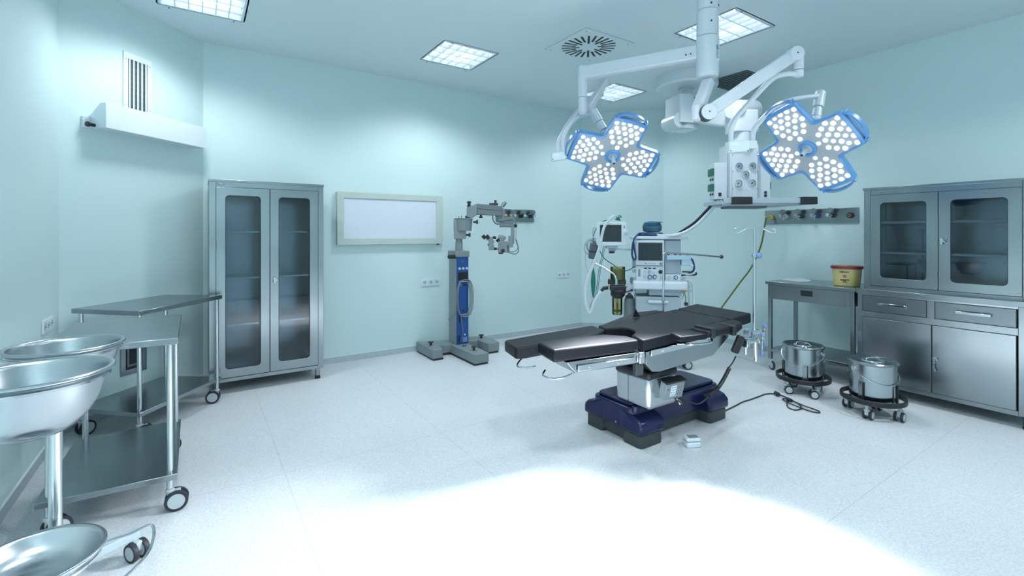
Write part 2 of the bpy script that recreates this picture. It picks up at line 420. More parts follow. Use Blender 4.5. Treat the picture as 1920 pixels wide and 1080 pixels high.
# ceiling air diffuser
t = thing('ceiling_diffuser', 'white square ceiling air diffuser with radiating black slots', 'air diffuser', (3.115, 3.39, CEIL))
mb = MB(Matrix.Translation((3.115, 3.39, CEIL))); mb.box(-.305, .305, -.305, .305, -.007, -.001); link('plate', mb, M_CEIL, t, bev=.003)
for k in range(24):
    a = 2*math.pi*k/24 + .06
    r0 = .085 if k % 3 == 0 else .125
    mb = MB(Matrix.Translation((3.115, 3.39, CEIL)) @ Matrix.Rotation(a, 4, 'Z')); mb.box(r0, .258, -.0105, .0105, -.0085, -.0065)
    link('slot', mb, M_DARK, t)
for sx in (-1, 1):
    for sy in (-1, 1):
        mb = MB(Matrix.Translation((3.115+sx*.26, 3.39+sy*.26, CEIL))); mb.cyl((0,0,-.010), (0,0,-.006), .006, seg=8); link('screw', mb, M_GREY, t)
# dark return grille
t = thing('ceiling_return_grille', 'dark grey flat square grille on the ceiling beside the round dome', 'air grille', (5.30, 3.17, CEIL))
mb = MB(Matrix.Translation((5.30, 3.17, CEIL))); mb.box(-.29, .27, -.27, .27, -.012, -.001); link('frame', mb, M_GDARK, t, bev=.002)
mb = MB(Matrix.Translation((5.30, 3.17, CEIL)))
for k in range(12): mb.box(-.27, .25, -.25+k*.042, -.235+k*.042, -.016, -.012)
link('slats', mb, M_DGREY, t)

# ------------------------------------------------------------------ generic fittings
def sockets(name, M, label, n=3, w_=.078, h_=.085, group='triple wall sockets'):
    o = M @ Vector((0,0,0)); t = thing(name, label, 'wall socket', o, group)
    for k in range(n):
        cx = (k-(n-1)/2)*w_
        mb = MB(M); mb.box(cx-w_/2+.001, cx+w_/2-.001, -.012, 0, -h_/2, h_/2); f = link('cover_plate', mb, M_SOCK, t, bev=.003)
        mb = MB(M @ Matrix.Translation((cx, -.0125, 0)) @ Matrix.Rotation(R(90), 4, 'X')); mb.lathe([(.022,0),(.022,.002),(.018,.002),(.018,.0005),(0.0001,.0005)], seg=20)
        link('outlet', mb, M_LGREY, f)
        mb = MB(M); 
        for sx in (-.008, .008): mb.cyl((cx+sx, -.0145, 0), (cx+sx, -.0128, 0), .003, seg=8)
        link('pin_hole', mb, M_DARK, f)
    return t
sockets('wall_socket', Matrix.Translation((2.336, YN, .812)), 'white triple wall socket left of the microscope column')
sockets('wall_socket', Matrix.Translation((4.415, YN, .797)), 'white triple wall socket on the back wall right of the microscope', w_=.078, h_=.085)
sockets('wall_socket', Matrix.Translation((XW, 4.165, .822)) @ Matrix.Rotation(R(-90), 4, 'Z') @ Matrix.Scale(-1, 4, (1,0,0)) @ Matrix.Scale(-1,4,(0,1,0)), 'white triple wall socket on the left wall above the basins')

# supply vent, steel return grille and wall lamp on the left corner wall
CW = Matrix.Translation((XW, YN-cut, 0)) @ Matrix.Rotation(R(45), 4, 'Z')   # x along the wall, -y into the room
def cwx(x, y): return ((x-XW)*.7071+(y-(YN-cut))*.7071)
u0, u1 = cwx(-.469, 4.801), cwx(-.32, 4.95)
t = thing('wall_vent', 'white slatted air vent high on the left corner wall', 'air vent', CW @ Vector(((u0+u1)/2, 0, 2.62)))
mb = MB(CW); mb.ring(orect(u0-.01, u1+.012, 2.36, 2.84), orect(u0+.025, u1-.02, 2.40, 2.79), -.012, 0); link('frame', mb, M_VENT, t, bev=.002)
mb = MB(CW); mb.box(u0+.02, u1-.015, -.002, 0, 2.39, 2.80); link('duct', mb, M_GDARK, t)
for k in range(5):
    xx = u0+.04+k*.034
    mb = MB(CW @ Matrix.Translation((xx, -.008, 2.595)) @ Matrix.Rotation(R(28), 4, 'Z')); mb.box(-.011, .011, -.002, .002, -.195, .195); link('slat', mb, M_VENT, t)
for k in range(8):
    mb = MB(CW); mb.box(u0+.026, u1-.021, -.004, -.002, 2.43+k*.047, 2.436+k*.047); link('cross_slat', mb, M_GREY, t)
for zz in (2.42, 2.78):
    for xx in (u0+.007, u1-.005):
        mb = MB(CW); mb.cyl((xx, -.015, zz), (xx, -.011, zz), .003, seg=8); link('screw', mb, M_GREY, t)
u0, u1 = cwx(-.49, 4.78), cwx(-.343, 4.927)
t = thing('steel_wall_grille', 'small stainless framed dark grille low on the left corner wall behind the trolleys', 'air grille', CW @ Vector(((u0+u1)/2, 0, .45)))
mb = MB(CW); mb.ring(orect(u0, u1, .285, .66), orect(u0+.035, u1-.035, .325, .62), -.014, 0); link('frame', mb, M_STEEL, t, bev=.002)
mb = MB(CW); mb.box(u0+.03, u1-.03, -.004, 0, .32, .63); link('duct', mb, M_DARK, t)
mb = MB(CW); mb.ring(orect(u0+.05, u1-.05, .345, .60), orect(u0+.062, u1-.062, .36, .585), -.010, -.004); link('inner_frame', mb, M_DSTEEL, t)
u0, u1 = cwx(-.555, 4.50)-.05, cwx(.015, 5.073)
t = thing('wall_lamp_box', 'long white wall lamp housing with sloping top under the vent', 'wall lamp', CW @ Vector(((u0+u1)/2, 0, 2.2)))
u0 = .02+cwx(-.661+.106, 4.397+.106); u1 = cut*1.414-.12
mb = MB(CW)
mb.add([(u0,0,2.18),(u0,-.15,2.175),(u0,-.15,2.36),(u0,-.10,2.36),(u0,0,2.27),(u1,0,2.18),(u1,-.15,2.175),(u1,-.15,2.36),(u1,-.10,2.36),(u1,0,2.27)],
       [(0,1,2,3,4),(9,8,7,6,5),(0,5,6,1),(1,6,7,2),(2,7,8,3),(3,8,9,4),(4,9,5,0)])
link('housing', mb, M_VENT, t, bev=.003)
mb = MB(CW); mb.box(u0-.055, u0, -.02, 0, 2.17, 2.255); link('bracket', mb, M_VENT, t, bev=.002)
mb = MB(CW); mb.cyl((u0-.05, -.05, 2.195), (u0, -.05, 2.195), .012); mb.cyl((u0-.055, -.05, 2.195), (u0-.04, -.05, 2.195), .019); link('knob', mb, M_BLACK, t, bev=.002)

# light box
t = thing('x_ray_light_box', 'wide unlit white light box with beige frame on the back wall', 'light box', (1.854, YN, 1.56))
mb = MB(); mb.ring(orect(1.238, 2.47, 1.275, 1.853), orect(1.31, 2.389, 1.346, 1.786), 5.285, YN-.001); link('frame', mb, M_FRAMEC, t, bev=.004)
mb = MB(); mb.box(1.30, 2.40, 5.297, 5.33, 1.34, 1.79); link('screen', mb, M_BOARD, t)
mb = MB(); mb.box(2.405, 2.43, 5.295, 5.32, 1.262, 1.276); mb.box(2.47, 2.477, 5.30, 5.32, 1.33, 1.35); mb.box(2.47, 2.477, 5.30, 5.32, 1.30, 1.32); link('switch', mb, M_BLACK, t)

# gas outlets
def valve(panel, M, cx, z, ring_mat, knob_mat, gauge=True):
    mb = MB(M); mb.cyl((cx, 0, z), (cx, -.03, z), .024); mb.cyl((cx, -.03, z), (cx, -.035, z), .019); v = link('outlet_ring', mb, ring_mat, panel, bev=.002)
    mb = MB(M); mb.cyl((cx, -.035, z), (cx-.01, -.10, z+.003), .012); mb.cyl((cx-.01, -.10, z+.003), (cx-.014, -.115, z+.003), .018)
    mb.cyl((cx, -.06, z-.04), (cx, -.06, z), .004, seg=8); link('valve_body', mb, [knob_mat], v, bev=.002)
    if gauge:
        mb = MB(M); mb.cyl((cx-.005, -.07, z), (cx-.005, -.07, z+.03), .007); mb.cyl((cx-.005, -.05, z+.052), (cx-.005, -.085, z+.052), .028)
        link('pressure_gauge', mb, M_GREY, v, bev=.003)
RW = Matrix.Translation((XE, 0, 0)) @ Matrix.Rotation(R(-90), 4, 'Z')    # local x = -world y, -y into the room
t = thing('gas_outlet_panel', 'stainless gas outlet panel with gauges on the right wall above the work table', 'gas outlet panel', (XE, 2.5, 1.59))
mb = MB(RW); mb.box(-3.01, -2.05, -.018, 0, 1.508, 1.668); link('plate', mb, M_STEELH, t, bev=.002)
for yy, rm, km in ((2.765, M_HUB, M_CHROME), (2.60, M_BLACK, M_CHROME), (2.437, M_MBLUE, M_CHROME), (2.28, M_BLACK, M_CHROME)):
    valve(t, RW @ Matrix.Translation((0, -.018, 0)), -yy, 1.592, rm, km)
mb = MB(RW); mb.cyl((-2.93, -.018, 1.59), (-2.93, -.045, 1.59), .027); mb.cyl((-2.93, -.045, 1.59), (-2.945, -.10, 1.588), .011); mb.ball((-2.947,-.105,1.588), .016)
link('yellow_outlet', mb, M_YELLOW, t, bev=.002)
mb = MB(RW); mb.cyl((-2.12, -.018, 1.588), (-2.12, -.04, 1.588), .03); mb.mat(1); mb.cyl((-2.12, -.04, 1.588), (-2.12, -.055, 1.588), .017); mb.mat(0); mb.cyl((-2.12,-.055,1.588),(-2.12,-.057,1.588),.008)
link('black_outlet', mb, [M_BLACK, M_BRASS], t, bev=.002)
BW = Matrix.Translation((0, YN, 0))
t = thing('gas_outlet_panel', 'small greenish steel gas outlet panel behind the microscope head', 'gas outlet panel', (3.57, YN, 1.64))
mb = MB(BW); mb.box(3.26, 3.88, -.015, 0, 1.555, 1.725); link('plate', mb, M_STEELH, t, bev=.002)
for xx in (3.50, 3.66, 3.82):
    valve(t, BW @ Matrix.Translation((0, -.015, 0)), xx, 1.635, M_BLACK if xx > 3.55 else M_HUB, M_CHROME)
mb = MB(BW); mb.cyl((3.40, -.015, 1.64), (3.40, -.04, 1.64), .018); link('yellow_outlet', mb, M_YELLOW, t)

# olive hose from the yellow outlet, running down behind the table
pts = [(5.49, 2.945, 1.588), (5.47, 2.95, 1.50), (5.47, 3.00, 1.25), (5.45, 3.10, 1.0), (5.40, 3.22, .80), (5.30, 3.35, .55), (5.1, 3.5, .2), (4.85, 3.55, .03), (4.6, 3.6, .012)]
mb = MB(); mb.tube(pts, .010, 8); tag(link('gas_hose', mb, M_YGREEN), 'olive green gas hose hanging from the yellow outlet on the right wall', 'hose')

# ------------------------------------------------------------------ cabinets (local frame: x along the front, -y into the room)
def glazed_door(t, M, x0, x1, z0, z1, gx0, gx1, gz0, gz1, lock=None, smudges=None):
    mb = MB(M); mb.ring(rrect(x0, x1, z0, z1, .002, 5), rrect(gx0, gx1, gz0, gz1, .03, 5), -.006, .014); d = link('door', mb, M_STEEL, t, bev=.0015)
    mb = MB(M); mb.box(gx0-.015, gx1+.015, .006, .009, gz0-.015, gz1+.015); link('glass', mb, M_GLASS, d)
    mb = MB(M); mb.ring(orect(x0-.0035, x1+.0035, z0-.0035, z1+.0035), orect(x0+.004, x1-.004, z0+.004, z1-.004), -.002, .002); link('gap_shade', mb, M_DARK, d)  # dark ring standing in for the shaded gap around the door
    mb = MB(M); mb.ring(rrect(gx0-.001, gx1+.001, gz0-.001, gz1+.001, .031), rrect(gx0+.004, gx1-.004, gz0+.004, gz1-.004, .028), .002, .006); link('glass_gasket', mb, M_DARK, d)
    if lock:
        lx, lz = lock
        mb = MB(M); mb.cyl((lx, -.006, lz), (lx, -.022, lz), .012); mb.cbox((lx, -.028, lz-.012), (.014, .012, .05)); mb.cyl((lx, -.012, lz+.0), (lx+.03, -.02, lz+.002), .006, seg=10)
        mb.cbox((lx+.012, -.03, lz-.012), (.022, .003, .012), ry=.4)
        link('lock_handle', mb, M_CHROME, d, bev=.001)
    return d
# tall cabinet
T1M = Matrix.Translation((0, 4.84, 0))
t = thing('glass_cabinet', 'tall stainless cabinet with two glazed doors against the back wall, left of the light box', 'cabinet', (.54, 5.06, 0))
x0, x1, zb, zt, dp = .078, 1.006, .105, 1.872, .45
mb = MB(T1M)
mb.box(x0, x0+.052, 0, .04, zb, zt-.02); mb.box(x1-.052, x1, 0, .04, zb, zt-.02)
mb.box(x0, x0+.02, .04, dp, zb, zt-.02); mb.box(x1-.02, x1, .04, dp, zb, zt-.02); mb.box(x0+.02, x1-.02, dp-.015, dp, zb, zt-.02)
mb.box(x0+.052, x1-.052, 0, .03, zt-.065, zt-.02); mb.box(x0+.052, x1-.052, 0, dp-.015, zb, zb+.03)
mb.box(x0+.02, x1-.02, .03, dp-.015, zt-.03, zt-.02)
mb.box(.5385, .5495, .02, dp-.015, zb+.03, zt-.03)
link('body', mb, M_STEEL, t, bev=.002)
mb = MB(T1M); mb.box(x0-.004, x1+.004, -.006, dp, zt-.02, zt); link('top', mb, M_STEELH, t, bev=.002)
for xa, xb in ((x0+.022, .537), (.551, x1-.022)):
    for z in (1.415, 1.002, .587):
        mb = MB(T1M); mb.box(xa, xb, .05, dp-.016, z-.008, z+.010); link('shelf', mb, M_STEELH, t, bev=.0015)
glazed_door(t, T1M, .130, .541, .142, 1.806, .198, .470, .215, 1.735)
glazed_door(t, T1M, .547, .955, .142, 1.806, .616, .883, .222, 1.735, (.579, .99))
mb = MB(T1M); mb.lathe([(.0001,0),(.022,0),(.022,.003),(.0001,.003)], (0,0,0), 20); 
mb.bm.free(); mb = MB(T1M @ Matrix.Translation((.165, -.001, 1.832)) @ Matrix.Rotation(R(90), 4, 'X')); mb.lathe([(.026,0),(.026,.003),(.0001,.003)], seg=24, sy=.36); link('badge', mb, M_DGREY, t)
mb = MB(T1M @ Matrix.Translation((.165, -.004, 1.832)) @ Matrix.Rotation(R(90), 4, 'X')); mb.lathe([(.021,0),(.021,.001),(.0001,.001)], seg=24, sy=.2); link('badge_plate', mb, M_CHROME, t)
for xx in (x0+.045, x1-.045):
    for yy in (.045, dp-.05):
        mb = MB(T1M); mb.cyl((xx, yy, .03), (xx, yy, zb), .022); mb.mat(1); mb.cyl((xx, yy, 0), (xx, yy, .032), .026, .022); link('foot', mb, [M_STEEL, M_BLACK], t)

# base cabinet with drawers
BM = Matrix.Translation((4.87, 0, 0)) @ Matrix.Rotation(R(-90), 4, 'Z')
t = thing('base_cabinet', 'low stainless cabinet with two drawers and two doors under the glazed wall unit', 'cabinet', (5.15, 1.25, 0))
xa, xb = -1.795, -.70
mb = MB(BM)
mb.box(xa, xa+.04, 0, .56, .095, .875); mb.box(xb-.10, xb, 0, .56, .095, .875); mb.box(xa+.04, xb-.10, .54, .56, .095, .875)
mb.box(xa+.04, xb-.10, 0, .54, .095, .128); mb.box(xa+.04, xb-.10, 0, .02, .67, .724); mb.box(-1.313, -1.264, 0, .02, .724, .858); mb.box(xa+.04, xb-.10, 0, .02, .858, .875)
link('body', mb, M_STEEL, t, bev=.002)
mb = MB(BM); mb.box(xa-.008, xb+.01, -.012, .56, .875, .915); link('worktop', mb, M_STEELH, t, bev=.003)
for a, b in ((-1.757, -1.315), (-1.262, -.808)):
    mb = MB(BM); mb.box(a+.002, b-.002, -.004, .016, .726, .856); d = link('drawer', mb, M_DSTEEL, t, bev=.002)
    mb = MB(BM); mb.ring(orect(a-.003, b+.003, .721, .861), orect(a+.006, b-.006, .73, .852), -.0015, .001); link('drawer_gap', mb, M_DARK, d)
    c = (a+b)/2
    mb = MB(BM); mb.cbox((c, -.032, .795), (.20, .006, .022)); mb.cbox((c-.09, -.018, .795), (.014, .03, .022)); mb.cbox((c+.09, -.018, .795), (.014, .03, .022)); link('handle', mb, M_CHROME, d, bev=.003)
for a, b in ((-1.757, -1.284), (-1.279, -.808)):
    mb = MB(BM); mb.box(a+.002, b-.002, -.006, .014, .130, .667); d = link('door', mb, M_STEELH, t, bev=.002)
    mb = MB(BM); mb.ring(orect(a-.002, b+.002, .126, .671), orect(a+.006, b-.006, .135, .662), -.0015, .001); link('door_gap', mb, M_DARK, d)
    if a > -1.3:
        mb = MB(BM); mb.cyl((-1.262, -.006, .41), (-1.262, -.02, .41), .013); mb.cbox((-1.255, -.026, .405), (.03, .012, .018)); mb.cbox((-1.262, -.026, .39), (.012, .01, .04)); link('lock_handle', mb, M_CHROME, d, bev=.001)
        mb = MB(BM); mb.cbox((-1.262, -.03, .345), (.010, .003, .035), ry=.15); mb.cbox((-1.255, -.03, .32), (.012, .003, .025), ry=-.2); link('key', mb, M_CHROME, d)
for xx in (xa+.05, xb-.05):
    for yy in (.05, .50):
        mb = MB(BM); mb.cyl((xx, yy, .018), (xx, yy, .095), .033); mb.mat(1); mb.cyl((xx, yy, 0), (xx, yy, .02), .037, .035); link('foot', mb, [M_STEEL, M_BLACK], t)
# glazed upper unit standing on the worktop
HM = Matrix.Translation((4.97, 0, 0)) @ Matrix.Rotation(R(-90), 4, 'Z')
t = thing('glazed_upper_cabinet', 'stainless cabinet with two sliding style glazed doors standing on the base cabinet', 'cabinet', (5.2, 1.25, .915))
t['label'] = 'stainless upper cabinet with two glazed doors standing on the low cabinet'
xa, xb = -1.784, -.72; hd = .36
mb = MB(HM)
mb.box(xa, xa+.052, 0, hd, .916, 1.788); mb.box(xb-.075, xb, 0, hd, .916, 1.788); mb.box(xa+.052, xb-.075, 0, .03, 1.743, 1.788); mb.box(xa+.052, xb-.075, 0, hd-.012, .916, .940)
mb.box(xa+.052, xb-.075, hd-.012, hd, .94, 1.788); mb.box(-1.272, -1.26, .02, hd-.012, .94, 1.78)
link('body', mb, M_STEEL, t, bev=.002)
mb = MB(HM); mb.box(xa-.006, xb+.006, -.010, hd, 1.788, 1.808); link('top', mb, M_STEELH, t, bev=.002)
for a, b in ((xa+.054, -1.273), (-1.259, xb-.076)):
    for z in (1.50, 1.232):
        mb = MB(HM); mb.box(a, b, .06, hd-.013, z-.009, z+.009); link('shelf', mb, M_HUB, t, bev=.0015)
glazed_door(t, HM, -1.731, -1.269, .943, 1.741, -1.660, -1.342, 1.013, 1.671)
glazed_door(t, HM, -1.264, -.796, .943, 1.741, -1.192, -.869, 1.013, 1.673, (-1.241, 1.352))
mb = MB(HM); mb.cbox((-1.648, -.002, 1.763), (.045, .004, .014)); link('badge', mb, M_CHROME, t)
mb = MB(HM); mb.cbox((-1.648, -.0045, 1.760), (.038, .002, .005)); link('badge_mark', mb, M_DARK, t)

# caster helper ------------------------------------------------------------
def caster(parent, p, r=.042, rz=0.0, z_top=.12, twin=True, M=Matrix()):
    "p: floor point under the swivel; wheel trails along local -x"
    W = M @ Matrix.Translation(p) @ Matrix.Rotation(rz, 4, 'Z')
    mb = MB(W); mb.cyl((0,0,r*1.9), (0,0,z_top), .010, seg=12); mb.cyl((0,0,r*1.85), (0,0,r*2.15), .02, seg=16)
    mb.box(-.045, .012, -.012, .012, r*1.0, r*2.0) if twin else (mb.box(-.04, .01, -.016, -.012, r*.8, r*2.0), mb.box(-.04, .01, .012, .016, r*.8, r*2.0), mb.box(-.03,.01,-.016,.016,r*1.9,r*2.05))
    c = link('caster', mb, M_HUB, parent, bev=.003)
    for sy in ((-1, 1) if twin else (0,)):
        y = sy*.021; h = .009
        mb = MB(W @ Matrix.Translation((-.028, y, r)) @ Matrix.Rotation(R(90), 4, 'X'))
        mb.lathe([(r*.74,-h),(r*.97,-h),(r,-h*.5),(r,h*.5),(r*.97,h),(r*.74,h)], seg=28)
        mb.mat(1); mb.lathe([(.0001,-h*1.05),(r*.72,-h*1.05),(r*.74,-h*.6),(r*.74,h*.6),(r*.72,h*1.05),(.0001,h*1.05)], seg=28)
        link('wheel', mb, [M_RUB, M_HUB], c)
    return c

# work table ----------------------------------------------------------------
t = thing('work_table', 'stainless work table with one drawer between the gas outlets and the low cabinet', 'work table', (5.15, 2.22, 0))
mb = MB(); mb.box(4.875, 5.46, 1.812, 2.628, .878, .908); link('tabletop', mb, M_STEELH, t, bev=.003)
mb = MB(); mb.box(4.90, 5.45, 1.86, 2.60, .73, .878); link('drawer_box', mb, M_STEEL, t, bev=.002)
mb = MB(); mb.box(4.894, 4.902, 1.875, 2.585, .737, .872); d = link('drawer', mb, M_STEELH, t, bev=.002)
mb = MB(); mb.box(4.889, 4.895, 2.18, 2.285, .792, .846); mb.box(4.886, 4.890, 2.19, 2.275, .83, .842); link('drawer_pull', mb, M_BLACK, d, bev=.001)
for x in (4.895, 5.42):
    for y in (1.83, 2.575):
        mb = MB(); mb.box(x, x+.034, y, y+.034, .11, .878); link('leg', mb, M_STEEL, t, bev=.003)
        caster(t, (x+.017, y+.017, 0), .045, R(60 if x < 5 else 120), .12, False)
mb = MB(); mb.box(4.90, 5.45, 1.84, 2.60, .185, .215); link('lower_shelf', mb, M_STEELH, t, bev=.002)
# wrapper on it
mb = MB(); pts = [(5.06,2.40),(5.14,2.33),(5.30,2.36),(5.36,2.50),(5.30,2.60),(5.12,2.58)]
mb.prism(pts, [.9085]*6, [.912,.918,.914,.921,.913,.916]); tag(link('plastic_wrapper', mb, M_PAPER, loc=(5.2,2.46,.908), bev=.001), 'crumpled white plastic wrapper lying flat at the left end of the work table', 'wrapper')
# sharps bin
bx, by = 5.09, 1.965
t = thing('sharps_bin', 'yellow medical waste bin with dark red lid on the work table', 'waste bin', (bx, by, .908))
BR = Matrix.Translation((bx, by, .909)) @ Matrix.Rotation(R(-52), 4, 'Z')
mb = MB(BR); mb.lathe([(.0001,0),(.100,0),(.106,.006),(.122,.165),(.122,.172),(.0001,.172)], seg=44, sy=.82); link('body', mb, M_BIN, t)
mb = MB(BR); mb.lathe([(.120,.160),(.131,.162),(.133,.180),(.126,.187),(.05,.192),(.0001,.192)], seg=44, sy=.82); l = link('lid', mb, M_RED, t)
mb = MB(BR @ Matrix.Translation((-.03, -.01, .189))); mb.lathe([(.055,0),(.055,.006),(.0001,.008)], seg=24); link('lid_cap', mb, M_BIN, l)
# printing: bend it round the bin
def bin_pt(u, v, off=.0012):
    z = v; rr = .106+(.122-.106)*(z-.006)/.159+off; a = R(-90)+u/.105
    return BR @ Vector((rr*math.cos(a), rr*.82*math.sin(a)-off*.2, z))
def wrap_text(sx, size, v0, mat, name, u0=0):
    o = text(sx, size, Matrix(), mat, name, t, .0001, .0008)
    me = o.data; org = Vector(t['_org'])
    bm = bmesh.new(); bm.from_mesh(me)
    for v in bm.verts:
        co = v.co + org; v.co = bin_pt(co.x*.92+u0, v0+co.y, .0014) - org
    bm.to_mesh(me); bm.free()
UO = -.042
wrap_text('D\u0130KKAT', .020, .132, M_TEXT, 'bin_print', UO)
wrap_text('ENFEKTE', .0175, .058, M_TEXT, 'bin_print', UO)
wrap_text('ATIK', .0155, .040, M_TEXT, 'bin_print', UO)
mb = MB()
def arcstrip(cx, cy, r, a0, a1, w0, w1, n=18):
    vs = []; fs = []
    for i in range(n+1):
        f = i/n; a = R(a0+(a1-a0)*f); w_ = w0+(w1-w0)*(1-abs(2*f-1)); 
        for rr in (r-w_/2, r+w_/2): vs.append(bin_pt(UO+cx+rr*math.cos(a), .095+cy+rr*math.sin(a)))
    for i in range(n): fs.append((2*i, 2*i+2, 2*i+3, 2*i+1))
    mb.add(vs, fs)
for k in range(3):
    a = 90+120*k; cx, cy = .0105*math.cos(R(a)), .0105*math.sin(R(a))
    arcstrip(cx, cy, .0095, a+35, a+325, .001, .0075)
arcstrip(0, 0, .0095, 0, 360, .002, .002); arcstrip(0, 0, .002, 0, 360, .003, .003, 10)
link('biohazard_symbol', mb, M_REDP, t)

# ------------------------------------------------------------------ kick buckets
def bucket(x, y, rz, label, bail, wh):
    t = thing('kick_bucket', label, 'bucket', (x, y, 0), 'steel kick buckets on black wheeled rings')
    W = Matrix.Translation((x, y, 0)) @ Matrix.Rotation(rz, 4, 'Z')
    mb = MB(W); mb.lathe([(.0001,.125),(.140,.125),(.148,.135),(.151,.40),(.155,.405)], seg=56); link('pail', mb, M_PAIL, t)
    mb = MB(W); mb.lathe([(.150,.402),(.163,.406),(.165,.416),(.158,.424),(.145,.422),(.128,.412),(.05,.418),(.0001,.419)], seg=56); l = link('lid', mb, M_STEEL, t)
    mb = MB(W); mb.tube([(-.055,0,.418),(-.045,0,.436),(0,0,.440),(.045,0,.436),(.055,0,.418)], .0055, 8); mb.lathe([(.075,.413),(.07,.424),(.05,.417)], seg=30); link('lid_handle', mb, M_CHROME, l)
    mb = MB(W); mb.lathe([(.202,.118),(.210,.118),(.213,.122),(.213,.150),(.210,.154),(.202,.154),(.199,.150),(.199,.122)], seg=60, closed_prof=True)
    mb.lathe([(.10,.112),(.152,.112),(.152,.120),(.10,.120)], seg=40, closed_prof=True)
    for k in range(4):
        a = R(45+90*k); c, s_ = math.cos(a), math.sin(a)
        mb.cbox((.175*c, .175*s_, .117), (.07, .022, .006), rz=a)
    link('ring', mb, M_BLACK, t)
    for k in range(4):
        a = R(20+90*k); c, s_ = math.cos(a), math.sin(a)
        mb = MB(W); mb.cbox((.1535*c, .1535*s_, .20), (.004, .034, .16), rz=a); br = link('bracket', mb, M_STEEL, t, bev=.002)
        mb = MB(W); mb.cbox((.159*c-.02*s_, .159*s_+.02*c, .195), (.008, .008, .15), rz=a); mb.cyl((.155*c,.155*s_,.262),(.158*c,.158*s_,.262),.004,seg=8); link('edge_strip', mb, M_BLACK, br)
    for k in range(4):
        a = R(45+90*k+wh); caster(t, (.172*math.cos(a), .172*math.sin(a), 0), .036, R(45+90*k)+(.6 if k % 2 else -1.0)+bail*.7, .115, True, W)
    for s_ in (-1, 1):
        mb = MB(W); mb.cyl((s_*.150,0,.362), (s_*.162,0,.362), .020, seg=20); mb.cyl((s_*.162,0,.362),(s_*.168,0,.362),.011,seg=12); link('ear', mb, M_CHROME, t)
    tilt = bail
    pts = []
    for i in range(13):
        a = math.pi*i/12; px_, dn = .166*math.cos(a), .185*math.sin(a)
        pts.append((px_, -dn*math.sin(tilt), .362-dn*math.cos(tilt)))
    mb = MB(W); mb.tube(pts, .0032, 8); link('bail_handle', mb, M_TUBE, t)
    return t
bucket(4.435, 2.053, R(-80), 'steel lidded bucket on black wheeled ring in front of the work table', .95, 8)
bucket(4.345, 1.50, R(-30), 'steel lidded bucket on black wheeled ring nearest the low cabinet doors', 1.03, -8)

# ------------------------------------------------------------------ left trolleys
def trolley(label, poly, ztop, zlow, legs, inner=None, rot=0):
    cx = sum(p[0] for p in poly)/len(poly); cy = sum(p[1] for p in poly)/len(poly)
    t = thing('steel_trolley', label, 'trolley', (cx, cy, 0))
    mb = MB(); mb.prism(poly, ztop-.032, ztop); link('tabletop', mb, M_STEELH, t, bev=.003)
    mb = MB(); q = [(p[0]+(cx-p[0])*.015, p[1]+(cy-p[1])*.015) for p in poly]; mb.prism(q, zlow-.03, zlow); link('lower_shelf', mb, M_STEELH, t, bev=.003)
    for (x, y), a in zip(legs, (200, 168, 330, 60)):
        mb = MB(); mb.cyl((x, y, .115), (x, y, ztop-.032), .0135, seg=24); link('leg', mb, M_TUBE, t)
        caster(t, (x, y, 0), .051, R(a+rot), .13)
    return t
trolley('stainless two-tier trolley turned at an angle before the corner wall, beside the tall cabinet',
        [(-.725,4.42),(-.325,4.03),(.170,4.69),(-.235,4.985)], .885, .20, [(-.672,4.41),(-.33,4.10),(.130,4.655),(-.225,4.92)], rot=20)
trolley('stainless two-tier trolley in front, right behind the wash basins', [(-.615,2.955),(-.082,2.93),(-.088,3.79),(-.60,3.74)], .88, .195,
        [(-.565,2.99),(-.118,2.975),(-.118,3.73),(-.545,3.70)], rot=10)

# ------------------------------------------------------------------ basin stand
t = thing('basin_stand', 'wheeled steel stand with central post carrying two wash basins at the left edge', 'basin stand', (-.455, 2.48, 0))
mb = MB(); mb.cyl((-.455, 2.505, .10), (-.455, 2.505, .90), .0205, seg=28); link('post', mb, M_TUBE, t)
for i, a in enumerate((30, 150, 270)):
    c, s_ = math.cos(R(a)), math.sin(R(a))
    mb = MB(); mb.prism([(-.455+c*.02-s_*.022, 2.505+s_*.02+c*.022), (-.455+c*.02+s_*.022, 2.505+s_*.02-c*.022), (-.455+c*.27+s_*.022, 2.505+s_*.27-c*.022), (-.455+c*.28, 2.505+s_*.28), (-.455+c*.27-s_*.022, 2.505+s_*.27+c*.022)], .082, .118)
    link('leg', mb, M_LGREY, t, bev=.004); caster(t, (-.455+c*.255, 2.505+s_*.255, 0), .040, R(a+95), .09)
mb = MB(); mb.cbox((-.46,2.505,.905), (.05,.07,.04)); link('yoke', mb, M_TUBE, t, bev=.003)
mb = MB(); mb.lathe([(.186,.905),(.192,.905),(.192,.913),(.186,.913)], (-.465, 2.74, 0), 48, closed_prof=True); mb.lathe([(.199,.905),(.205,.905),(.205,.913),(.199,.913)], (-.465, 2.25, 0), 48, closed_prof=True); link('ring', mb, M_TUBE, t)
mb = MB(); mb.lathe([(.176,.262),(.182,.262),(.182,.27),(.176,.27)], (-.47, 2.265, 0), 48, closed_prof=True)
mb.tube([(-.30,2.30,.266),(-.22,2.33,.255),(-.15,2.37,.245),(-.16,2.25,.20),(-.28,2.15,.16),(-.38,2.20,.14),(-.455,2.42,.12)], .0055, 8)
mb.tube([(-.455,2.46,.2),(-.455,2.45,.266)], .008, 8); link('lower_ring', mb, M_CHROME, t)
